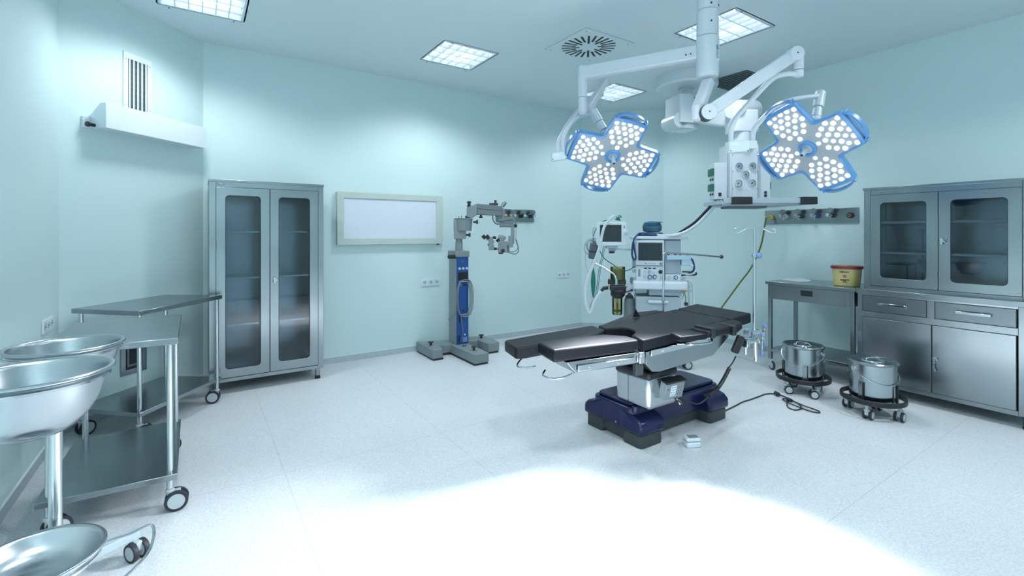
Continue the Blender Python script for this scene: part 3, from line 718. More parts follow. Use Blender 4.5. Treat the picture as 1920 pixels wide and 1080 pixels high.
def basin(x, y, z, r, label, dep=.15):
    prof = [(.0001,-dep),(r*.30,-dep*.985),(r*.52,-dep*.90),(r*.70,-dep*.68),(r*.82,-dep*.35),(r*.895,-.008),(r*.91,0),(r*.96,.004),(r,0.001),(r,-.008),(r*.97,-.011),(r*.93,-.010),
            (r*.89,-.03),(r*.835,-dep*.36),(r*.715,-dep*.69),(r*.53,-dep*.92),(r*.3,-dep*1.005),(.0001,-dep*1.02)]
    mb = MB(Matrix.Translation((x,y,z))); mb.lathe(prof, seg=72)
    return tag(link('wash_basin', mb, M_BOWL, loc=(x,y,z-dep), sub=1, sharp=60), label, 'basin', 'round steel basins')
basin(-.465, 2.74, .935, .197, 'rear round steel wash basin on the stand, nearer the trolley', .20)
basin(-.465, 2.25, .937, .217, 'front round steel wash basin, the large deep bowl cut by the left edge', .215)
basin(-.47, 2.262, .300, .197, 'low wide steel basin near the floor in the bottom left corner', .11)

# ------------------------------------------------------------------ operating table (s along the table towards the head, c across away from the camera)
TA = R(-8.2)
TM = Matrix.Translation((1.655, 2.09, 0)) @ Matrix.Rotation(TA, 4, 'Z')
t = thing('operating_table', 'black padded operating table on a navy blue base in the middle of the room', 'operating table', (2.87, 2.35, 0))
def pad(name, pts, zt, th, bev=.016, lab=None, parent=None):
    "pts plan polygon in table frame, zt: top height per point (list) or value"
    if not isinstance(zt, (list, tuple)): zt = [zt]*len(pts)
    mb = MB(TM); mb.prism(pts, [z-th for z in zt], zt)
    bm = mb.bm
    o = link(name, mb, M_VINYL, parent or t, bev=bev, seg=4, sharp=60)
    return o
# leg pads
pad('leg_pad', [(0,0),(.612,0),(.612,.12),(.50,.225),(.02,.228)], .75, .075)
pad('leg_pad', [(-.10,.285),(-.04,.262),(.50,.262),(.60,.33),(.605,.487),(.50,.492),(.2,.50),(-.08,.495)], [.712,.716,.748,.752,.752,.748,.73,.712], .075)
# body pad with the round cut-out, rising to the head
def bz(s_): return .742+(s_-.64)*.088
body = [(.642,0),(1.408,0),(1.408,.5),(.655,.5),(.642,.40)]
arc = [(.642+.125*math.cos(R(a)), .262+.118*math.sin(R(a))) for a in range(75, -90, -15)]
body = [(.642,0),(1.02,0),(1.408,0),(1.408,.5),(1.02,.5),(.66,.5),(.642,.385)] + arc
pad('body_pad', body, [bz(p[0]) for p in body], .075, .012)
pad('side_flap_pad', [(.70,.505),(1.30,.505),(1.27,.585),(1.12,.60),(.95,.59),(.72,.53)], [bz(.72)-.01, bz(1.3)+.0, bz(1.27), bz(1.15)+.01, bz(.95), bz(.72)-.01], .05, .01)
mb = MB(TM); mb.add([(.98,.50,.778),(1.05,.50,.778),(1.05,.51,.778),(.98,.51,.778),(1.0,.50,.84),(1.01,.51,.84)], [(0,1,4),(3,5,2),(0,4,5,3),(1,2,5,4),(0,3,2,1)]); link('strap_end', mb, M_BLACK, t)
hp = [(1.418,0),(1.628,0),(1.628,.5),(1.418,.5)]
pad('head_pad', hp, [.812,.838,.838,.812], .072, .012)
# arm board and straps on the near rail
ap = [(.875,-.17),(1.02,-.185),(1.22,-.175),(1.40,-.13),(1.44,-.02),(1.30,-.012),(.90,-.03)]
mb = MB(TM); mb.prism([(.80,-.155),(1.015,-.165),(1.015,-.025),(.84,-.025)], .742, .78); link('arm_pad', mb, M_VINYL, t, bev=.01, seg=3)
mb = MB(TM); mb.prism([(1.018,-.168),(1.30,-.155),(1.40,-.11),(1.41,-.02),(1.018,-.025)], [.748,.752,.76,.765,.748], [.792,.80,.812,.815,.792]); link('arm_pad', mb, M_VINYL, t, bev=.014, seg=3)
for s_ in (1.05, 1.24):
    mb = MB(TM); mb.prism([(s_,-.172),(s_+.035,-.168),(s_+.035,-.02),(s_,-.02)], .744, .808); link('arm_strap', mb, M_BLACK, t, bev=.006)
mb = MB(TM); mb.tube([(.90,-.03,.70),(.92,-.12,.712),(1.05,-.15,.715),(1.09,-.13,.73),(1.09,-.10,.74)], .0065, 8); link('arm_board_hook', mb, M_CHROME, t)
# pads' steel frames and side rails
def rail(s0, s1, z0, z1, c, nb):
    mb = MB(TM)
    L = s1-s0; n = 1
    v = [(s0, z0-.018),(s1, z1-.018),(s1, z1+.018),(s0, z0+.018)]
    mb.add([(p[0], c-.012, p[1]) for p in v]+[(p[0], c-.002, p[1]) for p in v], [(0,1,2,3),(7,6,5,4),(0,4,5,1),(1,5,6,2),(2,6,7,3),(3,7,4,0)])
    rl = link('side_rail', mb, M_CHROME, t, bev=.003)
    for k in range(nb):
        f = (k+.4)/nb; mb = MB(TM); p = (s0+L*f, c+.012, z0+(z1-z0)*f); mb.cyl(p, (p[0], c-.018, p[2]), .007, seg=12); link('rail_bolt', mb, M_CHROME, rl)
mb = MB(TM)
mb.add([(.09,.004,.668),(.605,.004,.668),(.605,.004,.60),(.15,.004,.60),(.09,.22,.668),(.605,.22,.668),(.605,.22,.60),(.15,.22,.60)],
       [(0,1,2,3),(7,6,5,4),(0,4,5,1),(1,5,6,2),(2,6,7,3),(3,7,4,0)])
link('leg_plate', mb, M_STEELH, t, bev=.003)
mb = MB(TM); mb.box(.02,.60,.275,.49,.655,.67); link('leg_plate', mb, M_BLACK, t, bev=.003)
rail(.16, .575, .627, .627, 0, 2)
rail(.70, 1.19, .655, .690, 0, 2)
mb = MB(TM)
P = [(.668,.662),(1.40,.722),(1.40,.69),(1.25,.578),(.78,.527),(.72,.535),(.668,.59)]
mb.add([(p[0], .002, p[1]) for p in P]+[(p[0], .03, p[1]) for p in P], [tuple(range(7)), tuple(range(13,6,-1))]+[(i,7+i,7+(i+1)%7,(i+1)%7) for i in range(7)])
link('side_panel', mb, M_STEELH, t, bev=.002)
mb = MB(TM)
mb.add([(p[0], .47, p[1]) for p in P]+[(p[0], .498, p[1]) for p in P], [tuple(range(7)), tuple(range(13,6,-1))]+[(i,7+i,7+(i+1)%7,(i+1)%7) for i in range(7)])
link('side_panel', mb, M_STEELH, t, bev=.002)
mb = MB(TM); mb.prism([(.66,.03),(1.40,.03),(1.40,.47),(.66,.47)], [.645,.72,.72,.645], [.664,.725,.725,.664]); link('bed_frame', mb, M_BLACK, t, bev=.003)
mb = MB(TM); mb.box(.608,.648,-.012,.03,.60,.672); mb.cyl((.628,-.018,.655),(.628,.04,.655),.017); mb.box(.59,.60,-.01,.03,.61,.665); link('knee_joint', mb, M_CHROME, t, bev=.003)
mb = MB(TM); mb.box(.585,.645,-.005,.03,.525,.60); link('joint_cover', mb, M_DGREY, t, bev=.006)
for zz, s0, c0 in ((.615, .02, .30), (.60, .10, .10)):
    mb = MB(TM); 
    if c0 > .2: mb.tube([(.04,.36,.64),(-.03,.33,.63),(-.09,.28,.60),(-.055,.22,.602),(.0,.21,.605)], .0055, 8)
    else: mb.tube([(.17,.03,.60),(.08,.01,.585),(.015,.03,.578),(-.015,.09,.585),(.02,.13,.60)], .0055, 8)
    link('foot_hook', mb, M_CHROME, t)
# column
mb = MB(Matrix.Translation((2.39,0,0))); 
mb.box(0, .285, 2.035, 2.33, .262, .485); link('column', mb, M_BOWL, t, bev=.03, seg=4)
mb = MB(); mb.box(2.386, 2.679, 2.031, 2.334, .455, .51); mb.box(2.43, 2.64, 2.07, 2.30, .50, .66); link('column_bellows', mb, M_BLACK, t, bev=.02, seg=3)
mb = MB(); mb.box(2.3885, 2.3905, 2.2095, 2.212, .28, .46); link('column_seam', mb, M_DGREY, t)
KM = Matrix.Translation((2.575, 2.03, .395)) @ Matrix.Rotation(R(-4), 4, 'Z') @ Matrix.Rotation(R(14), 4, 'X')
mb = MB(KM); mb.box(-.085,.085,-.055,.0,-.06,.06); k = link('control_panel', mb, M_GREYB, t, bev=.004)
mb = MB(KM); mb.box(-.095,.09,-.062,.0,.058,.07); link('panel_hood', mb, M_BLACK, k, bev=.003)
mb = MB(KM); mb.box(-.040,.010,-.057,-.055,-.038,.038); link('panel_screen', mb, M_SOCK, k, bev=.002)
mb = MB(KM)
for i in range(3):
    for j in range(4): mb.box(-.033+.0148*i,-.028+.0148*i,-.0582,-.057,-.030+j*.018,-.024+j*.018)
link('screen_icons', mb, M_DGREY, k)
for i in range(2):
    for j in range(3):
        mb = MB(KM); mb.box(.028+i*.022,.036+i*.022,-.0562,-.055,-.03+j*.022,-.024+j*.022); link('key', mb, M_DGREY, k)
mb = MB(KM); mb.box(-.072,-.052,-.0562,-.055,.015,.020); link('maker_plate', mb, M_DGREY, k)
mb = MB(KM); mb.cyl((.045,-.04,-.055),(.055,-.075,-.10),.007); link('cable_plug', mb, M_CHROME, k)
# base
def rbox_plan(x0, x1, y0, y1, r, k=4): return rrect(x0, x1, y0, y1, r, k)
mb = MB(); mb.prism(rbox_plan(2.37, 3.35, 2.16, 2.54, .05), .09, .245); mb.prism(rbox_plan(2.39, 3.33, 2.18, 2.52, .05), .245, .268); bs = link('base', mb, M_NAVY, t, bev=.012, seg=3)
mb = MB(); mb.prism(rbox_plan(2.395, 3.325, 2.185, 2.515, .03), .02, .09)
for fx in (2.385, 3.115):
    for y0, y1 in ((2.12, 2.22), (2.48, 2.58)): mb.prism(rbox_plan(fx+.005, fx+.205, y0, y1, .04), .012, .085)
link('base_skirt', mb, M_DGREY, bs, bev=.006)
for fx, sx in ((2.365, -1), (3.105, 1)):
    for sy in (-1, 1):
        y0, y1 = (2.075, 2.27) if sy < 0 else (2.43, 2.625)
        mb = MB()
        prof = [(.0,.085),(.0,.155),(.035,.185),(.10,.205),(.16,.235),(.195,.245),(.195,.085)]   # (distance from the outer face, z)
        pts = [((y0+p[0]) if sy < 0 else (y1-p[0]), p[1]) for p in prof]
        n = len(pts)
        mb.add([(fx, p[0], p[1]) for p in pts]+[(fx+.24, p[0], p[1]) for p in pts], [tuple(range(n)), tuple(range(2*n-1,n-1,-1))]+[(i,n+i,n+(i+1)%n,(i+1)%n) for i in range(n)])
        f = link('foot', mb, M_NAVY, t, bev=.022, seg=4)
        mb = MB(); mb.prism(rbox_plan(fx+.012, fx+.228, y0+.012, y1-.012, .03), .0, .088); link('foot_pad', mb, M_DGREY, f, bev=.008)
for p in ((2.62,2.157,.22),(2.62,2.157,.12),(2.365,2.30,.12)):
    mb = MB(); mb.ball(p, .006); link('screw', mb, M_CHROME, t)
mb = MB(); mb.cyl((2.405,2.165,.215),(2.405,2.165,.262),.022); link('brake_cap', mb, M_NAVY, t, bev=.006)

# clamps at the head end on the near rail
def clamp(s_, c_, z_):
    mb = MB(TM); mb.cyl((s_-.05,c_,z_),(s_+.045,c_,z_),.018); mb.box(s_-.075,s_-.045,c_-.022,c_+.03,z_-.03,z_+.02); mb.cyl((s_+.045,c_,z_),(s_+.055,c_,z_),.023)
    k = link('rail_clamp', mb, M_CHROME, t, bev=.003)
    mb = MB(TM); mb.cyl((s_+.055,c_,z_),(s_+.10,c_-.005,z_),.010); link('clamp_screw', mb, M_BRASS, k)
    mb = MB(TM); mb.cyl((s_+.10,c_-.005,z_+.03),(s_+.075,c_-.02,z_-.07),.0045); link('clamp_lever', mb, M_CHROME, k)
    mb = MB(TM); mb.ball((s_+.105,c_-.003,z_+.033),.013,sz=1.6); link('lever_knob', mb, M_PERI, k)
    mb = MB(TM); mb.ball((s_+.072,c_-.022,z_-.085),.013,sz=1.7); link('lever_knob', mb, M_PERI, k)
clamp(1.630, -.02, .703); clamp(1.53, -.08, .66)
mb = MB(TM); mb.box(1.45,1.60,-.01,.02,.72,.745); link('rail_end', mb, M_CHROME, t, bev=.003)
mb = MB(TM); mb.cyl((1.47,-.08,.655),(1.47,-.08,.58),.011); link('clamp_pin', mb, M_CHROME, t)
mb = MB(TM); mb.cyl((1.545,-.095,.66),(1.55,-.095,.53),.014); link('clamp_socket', mb, M_CHROME, t)

# IV pole, ether screen bar, hand control
pb = TM @ Vector((1.630, -.02, 0))
p0 = thing('iv_pole', 'slim chrome drip pole with two wire hooks clamped to the head of the operating table', 'drip pole', (pb.x, pb.y, .615))
V = Matrix.Translation((pb.x, pb.y, 0)) @ Matrix.Rotation(R(-34), 4, 'Z')
mb = MB(V); mb.cyl((0,0,.62),(0,0,1.25),.0095,seg=18); mb.cyl((0,0,1.25),(0,0,1.442),.0065,seg=14); mb.cyl((0,0,.70),(0,0,.735),.013); link('pole', mb, M_TUBE, p0)
mb = MB(V); mb.cyl((0,-.012,1.25),(0,.01,1.25),.014); mb.cyl((.012,0,1.248),(.03,0,1.248),.007); mb.mat(1); mb.ball((.028,-.012,1.248),.021); link('height_knob', mb, [M_CHROME, M_PERI], p0)
for sx in (-1, 1):
    mb = MB(V); mb.tube([(0,0,1.442),(sx*.05,0,1.443),(sx*.105,-.002,1.442),(sx*.135,-.006,1.437),(sx*.146,-.012,1.424),(sx*.135,-.02,1.410),(sx*.11,-.02,1.410),(sx*.085,-.012,1.424),(sx*.06,-.006,1.436)], .0036, 8)
    link('hook', mb, M_TUBE, p0)
q0 = TM @ Vector((1.22, .53, 0))
p0 = thing('screen_bar', 'bent thin steel bar with a black end knob rising behind the operating table', 'screen bar', (q0.x, q0.y, .78))
a, b, c = at(1243.5, 595, q0.x*.5592+q0.y*.829), at(1244.5, 480, q0.x*.5592+q0.y*.829), at(1353, 481.5, q0.x*.5592+q0.y*.829+.35)
m_ = b+(c-b)*.06; m_.z = b.z+.028
mb = MB(); mb.tube([a, a+(b-a)*.5, b-Vector((0,0,.01)), b+(m_-b)*.35+Vector((0,0,.012)), m_+Vector((0,0,.002)), b+(c-b)*.16+Vector((0,0,.026)), c], .0082, 10); link('bar', mb, M_TUBE, p0)
mb = MB(); mb.ball(c, .017); link('knob', mb, M_BLACK, p0)
mb = MB(); mb.cyl((a+(b-a)*.27), (a+(b-a)*.30), .012); link('collar', mb, M_CHROME, p0)
p0 = thing('hand_control', 'black hand control hanging at the head end of the table on a coiled cable', 'remote control', at(1384, 650, 3.22))
hc = at(1384, 645, 3.22); V = Matrix.Translation(hc) @ Matrix.Rotation(R(-34), 4, 'Z') @ Matrix.Rotation(R(22), 4, 'Y')
mb = MB(V); mb.box(-.026,.026,-.016,.016,-.065,.06); link('handset', mb, M_BLACK, p0, bev=.012, seg=3)
pts = [at(1380, 668, 3.22), at(1374, 680, 3.2), at(1366, 690, 3.18)]
mb = MB(); mb.tube(pts, .005, 8, rend=.004)
A, B = at(1368, 690, 3.17), at(1329, 742, 3.05); n = 420; turns = 34; cp = []
ax = (B-A).normalized(); u_ = ax.orthogonal().normalized(); v_ = ax.cross(u_)
for i in range(n+1):
    f = i/n; a_ = 2*math.pi*turns*f; c0 = A+(B-A)*f - Vector((0,0,.03*math.sin(math.pi*f))); cp.append(c0+u_*(.0105*math.cos(a_))+v_*(.0105*math.sin(a_)))
mb.tube(cp, .0030, 6, sm=False); link('coiled_cable', mb, M_BLACK, p0)
mb = MB(); mb.tube([at(1329,742,3.05), at(1322,750,2.98), at(1303,757,2.92), Vector((2.74,2.135,.275)), at(1279,757,2.83), at(1272,748,2.80), at(1268,742,2.79)], .0045, 8); link('cable_tail', mb, M_BLACK, p0)

# foot pedal and mains cable on the floor
FM = Matrix.Translation((2.705, 1.945, 0)) @ Matrix.Rotation(R(-28), 4, 'Z')
t = thing('foot_pedal', 'small light grey two-tone box lying on the floor in front of the table base', 'foot pedal', (2.705, 1.945, 0))
mb = MB(FM); mb.box(-.05,.05,-.035,.035,0,.036); link('bottom_shell', mb, M_SOCK, t, bev=.010, seg=3)
mb = MB(FM); mb.box(-.05,.05,-.035,.035,.038,.062); l = link('top_shell', mb, M_SOCK, t, bev=.012, seg=3)
mb = MB(FM); mb.box(-.028,.04,-.022,.022,.0605,.0645); link('pedal_plate', mb, M_GREYB, l, bev=.004)
mb = MB(FM); mb.box(.0495,.0515,-.018,.018,.012,.04); link('side_patch', mb, M_GREYB, t, bev=.001)
fp = lambda x, y, z=.006: (x, y, z)
mb = MB(); mb.tube([(3.33,2.16,.05),(3.40,2.165,.012),(3.46,2.175,.006),(3.62,2.19,.006),(3.74,2.205,.006),(3.85,2.20,.006),(3.98,2.20,.006),(4.09,2.20,.006),(4.15,2.165,.008),(4.17,2.12,.008),(4.13,2.03,.008),(4.03,1.99,.006),
    (3.93,1.93,.006),(3.92,1.87,.006),(3.99,1.86,.010),(4.08,1.93,.010),(4.10,2.02,.012),(4.06,2.04,.012),(4.0,1.93,.014),(3.99,1.80,.006),(4.01,1.74,.006),(4.04,1.76,.010),(4.05,1.87,.014),(4.10,1.99,.014),(4.13,2.07,.02),(4.12,2.10,.02)], .0048, 8)
c_ = tag(link('mains_cable', mb, M_BLACK, loc=(3.8,2.1,0)), 'black mains cable bunched on the floor between the table base and the buckets', 'cable')
mb = MB(); mb.cyl((4.125,2.11,.021),(4.155,2.15,.021),.019,.015); link('plug', mb, M_RUB, c_, bev=.003)
mb = MB(); mb.cyl((4.10,2.02,.014),(4.08,1.98,.014),.016); link('cable_tie', mb, M_RUB, c_, bev=.003)

# ------------------------------------------------------------------ surgical lamps
def outline(rt, rc, rs, narc=5, ncorner=4):
    "four-petal outline: rt tip radius, rc corner radius, rs inner notch radius"
    pts = []
    for k in range(4):
        base = 90*k
        ca = R(21.5)
        for i in range(narc):
            f = i/(narc-1)*2-1; a = R(base)+ca*f
            r = rt*(1+.045*f*f)*rc
            pts.append((r*math.cos(a), r*math.sin(a)))
        for da in (-6, 0, 6):
            a = R(base+45+da); r = rs*(1.0 if da == 0 else 1.06); pts.append((r*math.cos(a), r*math.sin(a)))
    return pts
def surgical_lamp(label, c, n, roll, share):
    c, n = Vector(c), Vector(n).normalized()
    e1 = Vector((0,0,1)).cross(n).normalized(); e2 = n.cross(e1)
    M = Matrix(((e1.x,e2.x,n.x,c.x),(e1.y,e2.y,n.y,c.y),(e1.z,e2.z,n.z,c.z),(0,0,0,1))) @ Matrix.Rotation(roll, 4, 'Z')
    t = thing('surgical_lamp', label, 'surgical lamp', c, 'four-petal theatre lamp heads')
    O = outline(.322, 1, .204); I = outline(.298, 1, .183); n_ = len(O)
    B_ = outline(.285, 1, .155)
    mb = MB(M)
    vs = [(p[0],p[1],.0) for p in I]+[(p[0]*.99,p[1]*.99,.012) for p in I]+[(p[0],p[1],.006) for p in O]+[(p[0],p[1],-.03) for p in O]+[(p[0],p[1],-.068) for p in B_]
    fs = []
    for L in range(4):
        for i in range(n_):
            j = (i+1)%n_; fs.append((L*n_+i, L*n_+j, (L+1)*n_+j, (L+1)*n_+i))
    fs.append(tuple(range(4*n_, 5*n_)))
    mb.add(vs, fs); mb.add([(0,0,-.068)], [])
    link('housing', mb, M_BLUE, t, bev=.004, seg=2, sharp=50)
    mb = MB(M); mb.add([(p[0]*1.01,p[1]*1.01,.002) for p in I], [tuple(range(n_))]); link('led_plate', mb, M_LEDBACK, t)
    # grip bars beyond each petal
    for k in range(4):
        a0 = R(90*k); mb = MB(M @ Matrix.Rotation(a0, 4, 'Z'))
        pts = []
        for i in range(9):
            f = i/4-1; a = R(19.0)*f; r = .340+.014*(1-f*f)-(.008 if abs(f) == 1 else 0)
            pts.append((r*math.cos(a), r*math.sin(a), -.014))
        vs = []; fs = []
        for i, p in enumerate(pts):
            d = Vector((p[0],p[1],0)).normalized()
            vs += [(p[0]-d.x*.005,p[1]-d.y*.005,-.032),(p[0]+d.x*.006,p[1]+d.y*.006,-.032),(p[0]+d.x*.006,p[1]+d.y*.006,.006),(p[0]-d.x*.005,p[1]-d.y*.005,.006)]
        for i in range(8):
            for q in range(4): fs.append((4*i+q,4*i+(q+1)%4,4*i+4+(q+1)%4,4*i+4+q))
        fs += [(0,3,2,1),(32,33,34,35)]
        mb.add(vs, fs)
        for f in (-1, 1):
            a = R(18.5)*f; mb.cbox((.334*math.cos(a), .334*math.sin(a), -.013), (.034, .012, .036), rz=a)
        link('grip', mb, M_BLUE, t, bev=.003)
        mb = MB(M @ Matrix.Rotation(a0, 4, 'Z')); mb.cbox((.228, .02, .003), (.004, .014, .002)); link('plate_mark', mb, M_BLACK, t)
    # lenses
    lm = {}
    for nm, mt in (('b', M_LENS), ('d', M_LENSD)):
        q = MB(); q.lathe([(.0150,0),(.0140,.004),(.010,.0065),(.0001,.0075)], seg=16)
        o = link('tmp', q, mt); lm[nm] = o.data; bpy.data.objects.remove(o)
    rows = [(.274,5,.048),(.233,4,.052),(.194,5,.050),(.153,4,.052),(.115,3,.052),(.080,1,0)]
    rnd = random.Random(3)
    for k in range(4):
        for r, cnt, sp_ in rows:
            for i in range(cnt):
                tt = (i-(cnt-1)/2)*sp_; rad = r + (.013*(1-(2*i/(cnt-1)-1)**2) if cnt > 1 else 0)
                P_ = M @ Matrix.Rotation(R(90*k), 4, 'Z') @ Matrix.Translation((rad, tt, .003))
                o = bpy.data.objects.new('led_lens', lm['d' if rnd.random() < .16 else 'b']); COL.objects.link(o); o.parent = t
                o.matrix_local = Matrix.Translation(-c) @ P_
    mb = MB(M); mb.lathe([(.033,.002),(.033,.014),(.036,.020),(.050,.020),(.057,.014),(.059,.002)], seg=44, closed_prof=True); hb = link('hub_ring', mb, M_BLUE, t)
    mb = MB(M); mb.lathe([(.034,.002),(.034,.010),(.0001,.012)], seg=36); link('hub_disc', mb, M_LGREY, hb)
    mb = MB(M); mb.cyl((0,0,.01),(0,0,.085),.0165,.0135,28); mb.cyl((0,0,.085),(0,0,.088),.0135,.011,28); link('handle', mb, M_LGREY, hb)
    mb = MB(M); mb.cyl((0,0,.088),(0,0,.0885),.009,seg=16); link('camera_eye', mb, M_BLACK, hb)
    for k in range(4):
        ld = bpy.data.lights.new('theatre_beam', 'SPOT'); ld.energy = BEAM/4*share; ld.color = (0.93, 0.97, 1.0); ld.spot_size = R(50); ld.spot_blend = 0.8; ld.shadow_soft_size = .07
        lo = bpy.data.objects.new('theatre_beam', ld); COL.objects.link(lo)
        p = M @ Vector((.17*math.cos(R(90*k)), .17*math.sin(R(90*k)), .10)); aim = c + n*2.6
        lo.location = p; lo.rotation_euler = (aim-p).to_track_quat('-Z', 'Y').to_euler()
    return t, M
LC, LN = (2.536, 2.50, 1.976), (-.388, -.56, -.732)
RC, RN = (3.329, 1.511, 1.965), (-.805, .059, -.59)
surgical_lamp('left four-petal lamp head with blue rim and lit lenses, the smaller looking one', LC, LN, -.302, 1.0)
surgical_lamp('right four-petal lamp head with blue rim, the larger looking one near the cabinets', RC, RN, .309, .42)

# ------------------------------------------------------------------ lamp column and its arms
cb_ = at(1327, 60, 3.1)
t = thing('lamp_mount', 'thick white ceiling column carrying the two theatre lamps on jointed arms', 'lamp mount', (cb_.x, cb_.y, CEIL))
X, Y = cb_.x, cb_.y
mb = MB(); mb.cyl((X,Y,2.86),(X,Y,CEIL),.066,seg=48); mb.cyl((X,Y,CEIL-.02),(X,Y,CEIL),.12,seg=48); link('ceiling_tube', mb, M_WHITE, t, bev=.003)
mb = MB(); mb.cyl((X,Y,2.69),(X,Y,2.857),.068,seg=48); link('upper_collar', mb, M_WHITE, t, bev=.002)
mb = MB(); mb.cyl((X,Y,2.45),(X,Y,2.687),.070,seg=48); mb.cyl((X,Y,2.425),(X,Y,2.45),.064,.070,seg=48); link('lower_collar', mb, M_WHITE, t, bev=.002)
mb = MB(); mb.cyl((X,Y,2.855),(X,Y,2.8585),.0655,seg=48); mb.cyl((X,Y,2.685),(X,Y,2.6885),.0655,seg=48); link('seam', mb, M_DGREY, t)
mb = MB()
for z, da in ((3.0,-125),(2.885,-125),(2.77,-120),(3.0,-65),(2.885,-65)):
    a = R(-124+ (0 if da < -100 else 62)); c, s_ = math.cos(a+R(-2)), math.sin(a+R(-2)); mb.cyl((X+.064*c,Y+.064*s_,z),(X+.070*c,Y+.070*s_,z),.006,seg=12)
link('socket_screws', mb, M_DARK, t)
a = R(-88)
mb = MB(Matrix.Translation((X,Y,2.57)) @ Matrix.Rotation(a+R(90), 4, 'Z')); mb.box(-.02,.02,-.0712,-.066,-.05,.055); pl_ = link('rating_label', mb, M_SOCK, t)
mb = MB(Matrix.Translation((X,Y,2.57)) @ Matrix.Rotation(a+R(90), 4, 'Z'))
for k in range(9): mb.box(-.015,.012-.003*(k%3),-.0722,-.0712,-.035+k*.0095,-.031+k*.0095+(.003 if k > 5 else 0))
link('label_print', mb, M_GREY, pl_)
# left arm
E_ = at(1093, 142, 3.53)
d = Vector((E_.x-X, E_.y-Y, 0)); L_ = d.length; ang = math.atan2(d.y, d.x)
AM = Matrix.Translation((X,Y,2.60)) @ Matrix.Rotation(ang, 4, 'Z')
mb = MB(AM); mb.box(.06, L_, -.032, .032, -.045, .048); ar = link('horizontal_arm', mb, M_WHITE, t, bev=.010, seg=3)
mb = MB(AM); mb.cyl((.10,.033,-.01),(.10,.036,-.01),.005,seg=8); mb.cyl((.13,.033,-.012),(.13,.036,-.012),.005,seg=8); link('arm_screw', mb, M_DARK, ar)
mb = MB(); mb.cyl((E_.x,E_.y,2.42),(E_.x,E_.y,2.655),.033,seg=32); link('elbow', mb, M_WHITE, t, bev=.006)
mb = MB(); mb.cyl((E_.x,E_.y,2.31),(E_.x,E_.y,2.417),.031,seg=32); mb.cyl((E_.x,E_.y,2.285),(E_.x,E_.y,2.31),.022,.031,seg=32); link('elbow_lower', mb, M_WHITE, t, bev=.003)
S0, S1 = at(1104, 203, 3.56), at(1135, 152, 3.95)
def beam(p, q, w_, h, name, par, m=M_WHITE, bev=.008):
    p, q = Vector(p), Vector(q); d = q-p; L = d.length; d.normalize()
    side = Vector((0,0,1)).cross(d); side = side.normalized() if side.length > 1e-4 else Vector((1,0,0)); up = d.cross(side)
    M = Matrix(((d.x,side.x,up.x,p.x),(d.y,side.y,up.y,p.y),(d.z,side.z,up.z,p.z),(0,0,0,1)))
    mb = MB(M); mb.box(0, L, -w_/2, w_/2, -h/2, h/2); return link(name, mb, m, par, bev=bev, seg=3), M
beam(S0, S1, .045, .06, 'spring_arm', t)
K1 = at(1126, 150, 3.95); K0 = at(1126, 180, 3.95)
mb = MB(); mb.cyl(K1, K0, .029, seg=28); link('swivel', mb, M_WHITE, t, bev=.004)
mb = MB(); mb.tube([K0, at(1118,186,3.93), at(1100,194,3.88), at(1084,208,3.8), at(1068,228,3.7), at(1053,254,3.58), at(1047,270,3.54), at(1046.5,286,3.52)], .0155, 14); link('outer_yoke', mb, M_WHITE, t)
bc = at(1049, 293, 3.52); BMx = Matrix.Translation(bc) @ Matrix.Rotation(R(-34), 4, 'Z') @ Matrix.Rotation(R(-4), 4, 'Y')
mb = MB(BMx); mb.prism([(-.060,-.03),(.055,-.03),(.055,.03),(-.060,.03)], [-.035,-.028,-.028,-.035], [.028,.036,.036,.028]); hb = link('hinge_box', mb, M_WHITE2, t, bev=.008, seg=3)
mb = MB(BMx); mb.box(-.045,-.005,-.0315,-.03,-.002,.016); link('hinge_label', mb, M_SOCK, hb)
mb = MB(BMx)
for x in (-.052, .045): mb.cyl((x,-.032,-.024),(x,-.029,-.024),.004,seg=8)
link('hinge_screw', mb, M_DARK, hb)
cy0, cy1 = at(1113, 210, 3.60), at(1132, 243, 3.58)
mb = MB(); mb.tube([at(1062,290,3.50), at(1057,276,3.5), at(1057,262,3.51), at(1064,243,3.53), at(1074,228,3.55), at(1086,219,3.57), at(1108,213,3.6)], .0155, 14); link('inner_yoke', mb, M_WHITE, t)
mb = MB(); mb.cyl(cy0+(cy0-cy1)*.08, cy0+(cy1-cy0)*.55, .036, seg=30); mb.cyl(cy0+(cy1-cy0)*.56, cy1, .030, .033, seg=30); link('lamp_joint', mb, M_WHITE, t, bev=.003)
mb = MB(); q = cy1; lb = Vector(LC)-Vector(LN)*.07; mb.tube([cy1, cy1+(lb-cy1)*.5-Vector(LN)*.03, lb], .028, 12); link('lamp_neck', mb, M_WHITE, t)
# right arm
a0, a1 = at(1329, 152, 3.10), at(1310, 202, 3.02)
beam(a0, a1, .075, .062, 'offset_arm', t, bev=.014)
J0, J1 = at(1308, 198, 3.02), at(1308, 222, 3.02)
mb = MB(); mb.cyl(J0, J1, .037, seg=32); mb.ball(J1, .036, sz=.5); link('arm_joint', mb, M_WHITE, t, bev=.003)
V0, V1 = at(1326, 212, 2.98), at(1489, 103, 2.94)
beam(V0, V1, .055, .078, 'spring_arm', t, bev=.012)
for c_, r_ in ((V0, .048), (V1, .042)):
    mb = MB(); mb.cyl(c_-FWD*.042, c_+FWD*.04, r_, seg=36); mb.mat(1); mb.cyl(c_-FWD*.0435, c_-FWD*.041, .005, seg=8); mb.mat(0); pv = link('pivot', mb, [M_WHITE, M_DARK], t, bev=.004)
mb = MB(); mb.cyl(V0-FWD*.03, V0+FWD*.03, .050, seg=40); link('pivot_gap', mb, M_DGREY, t)
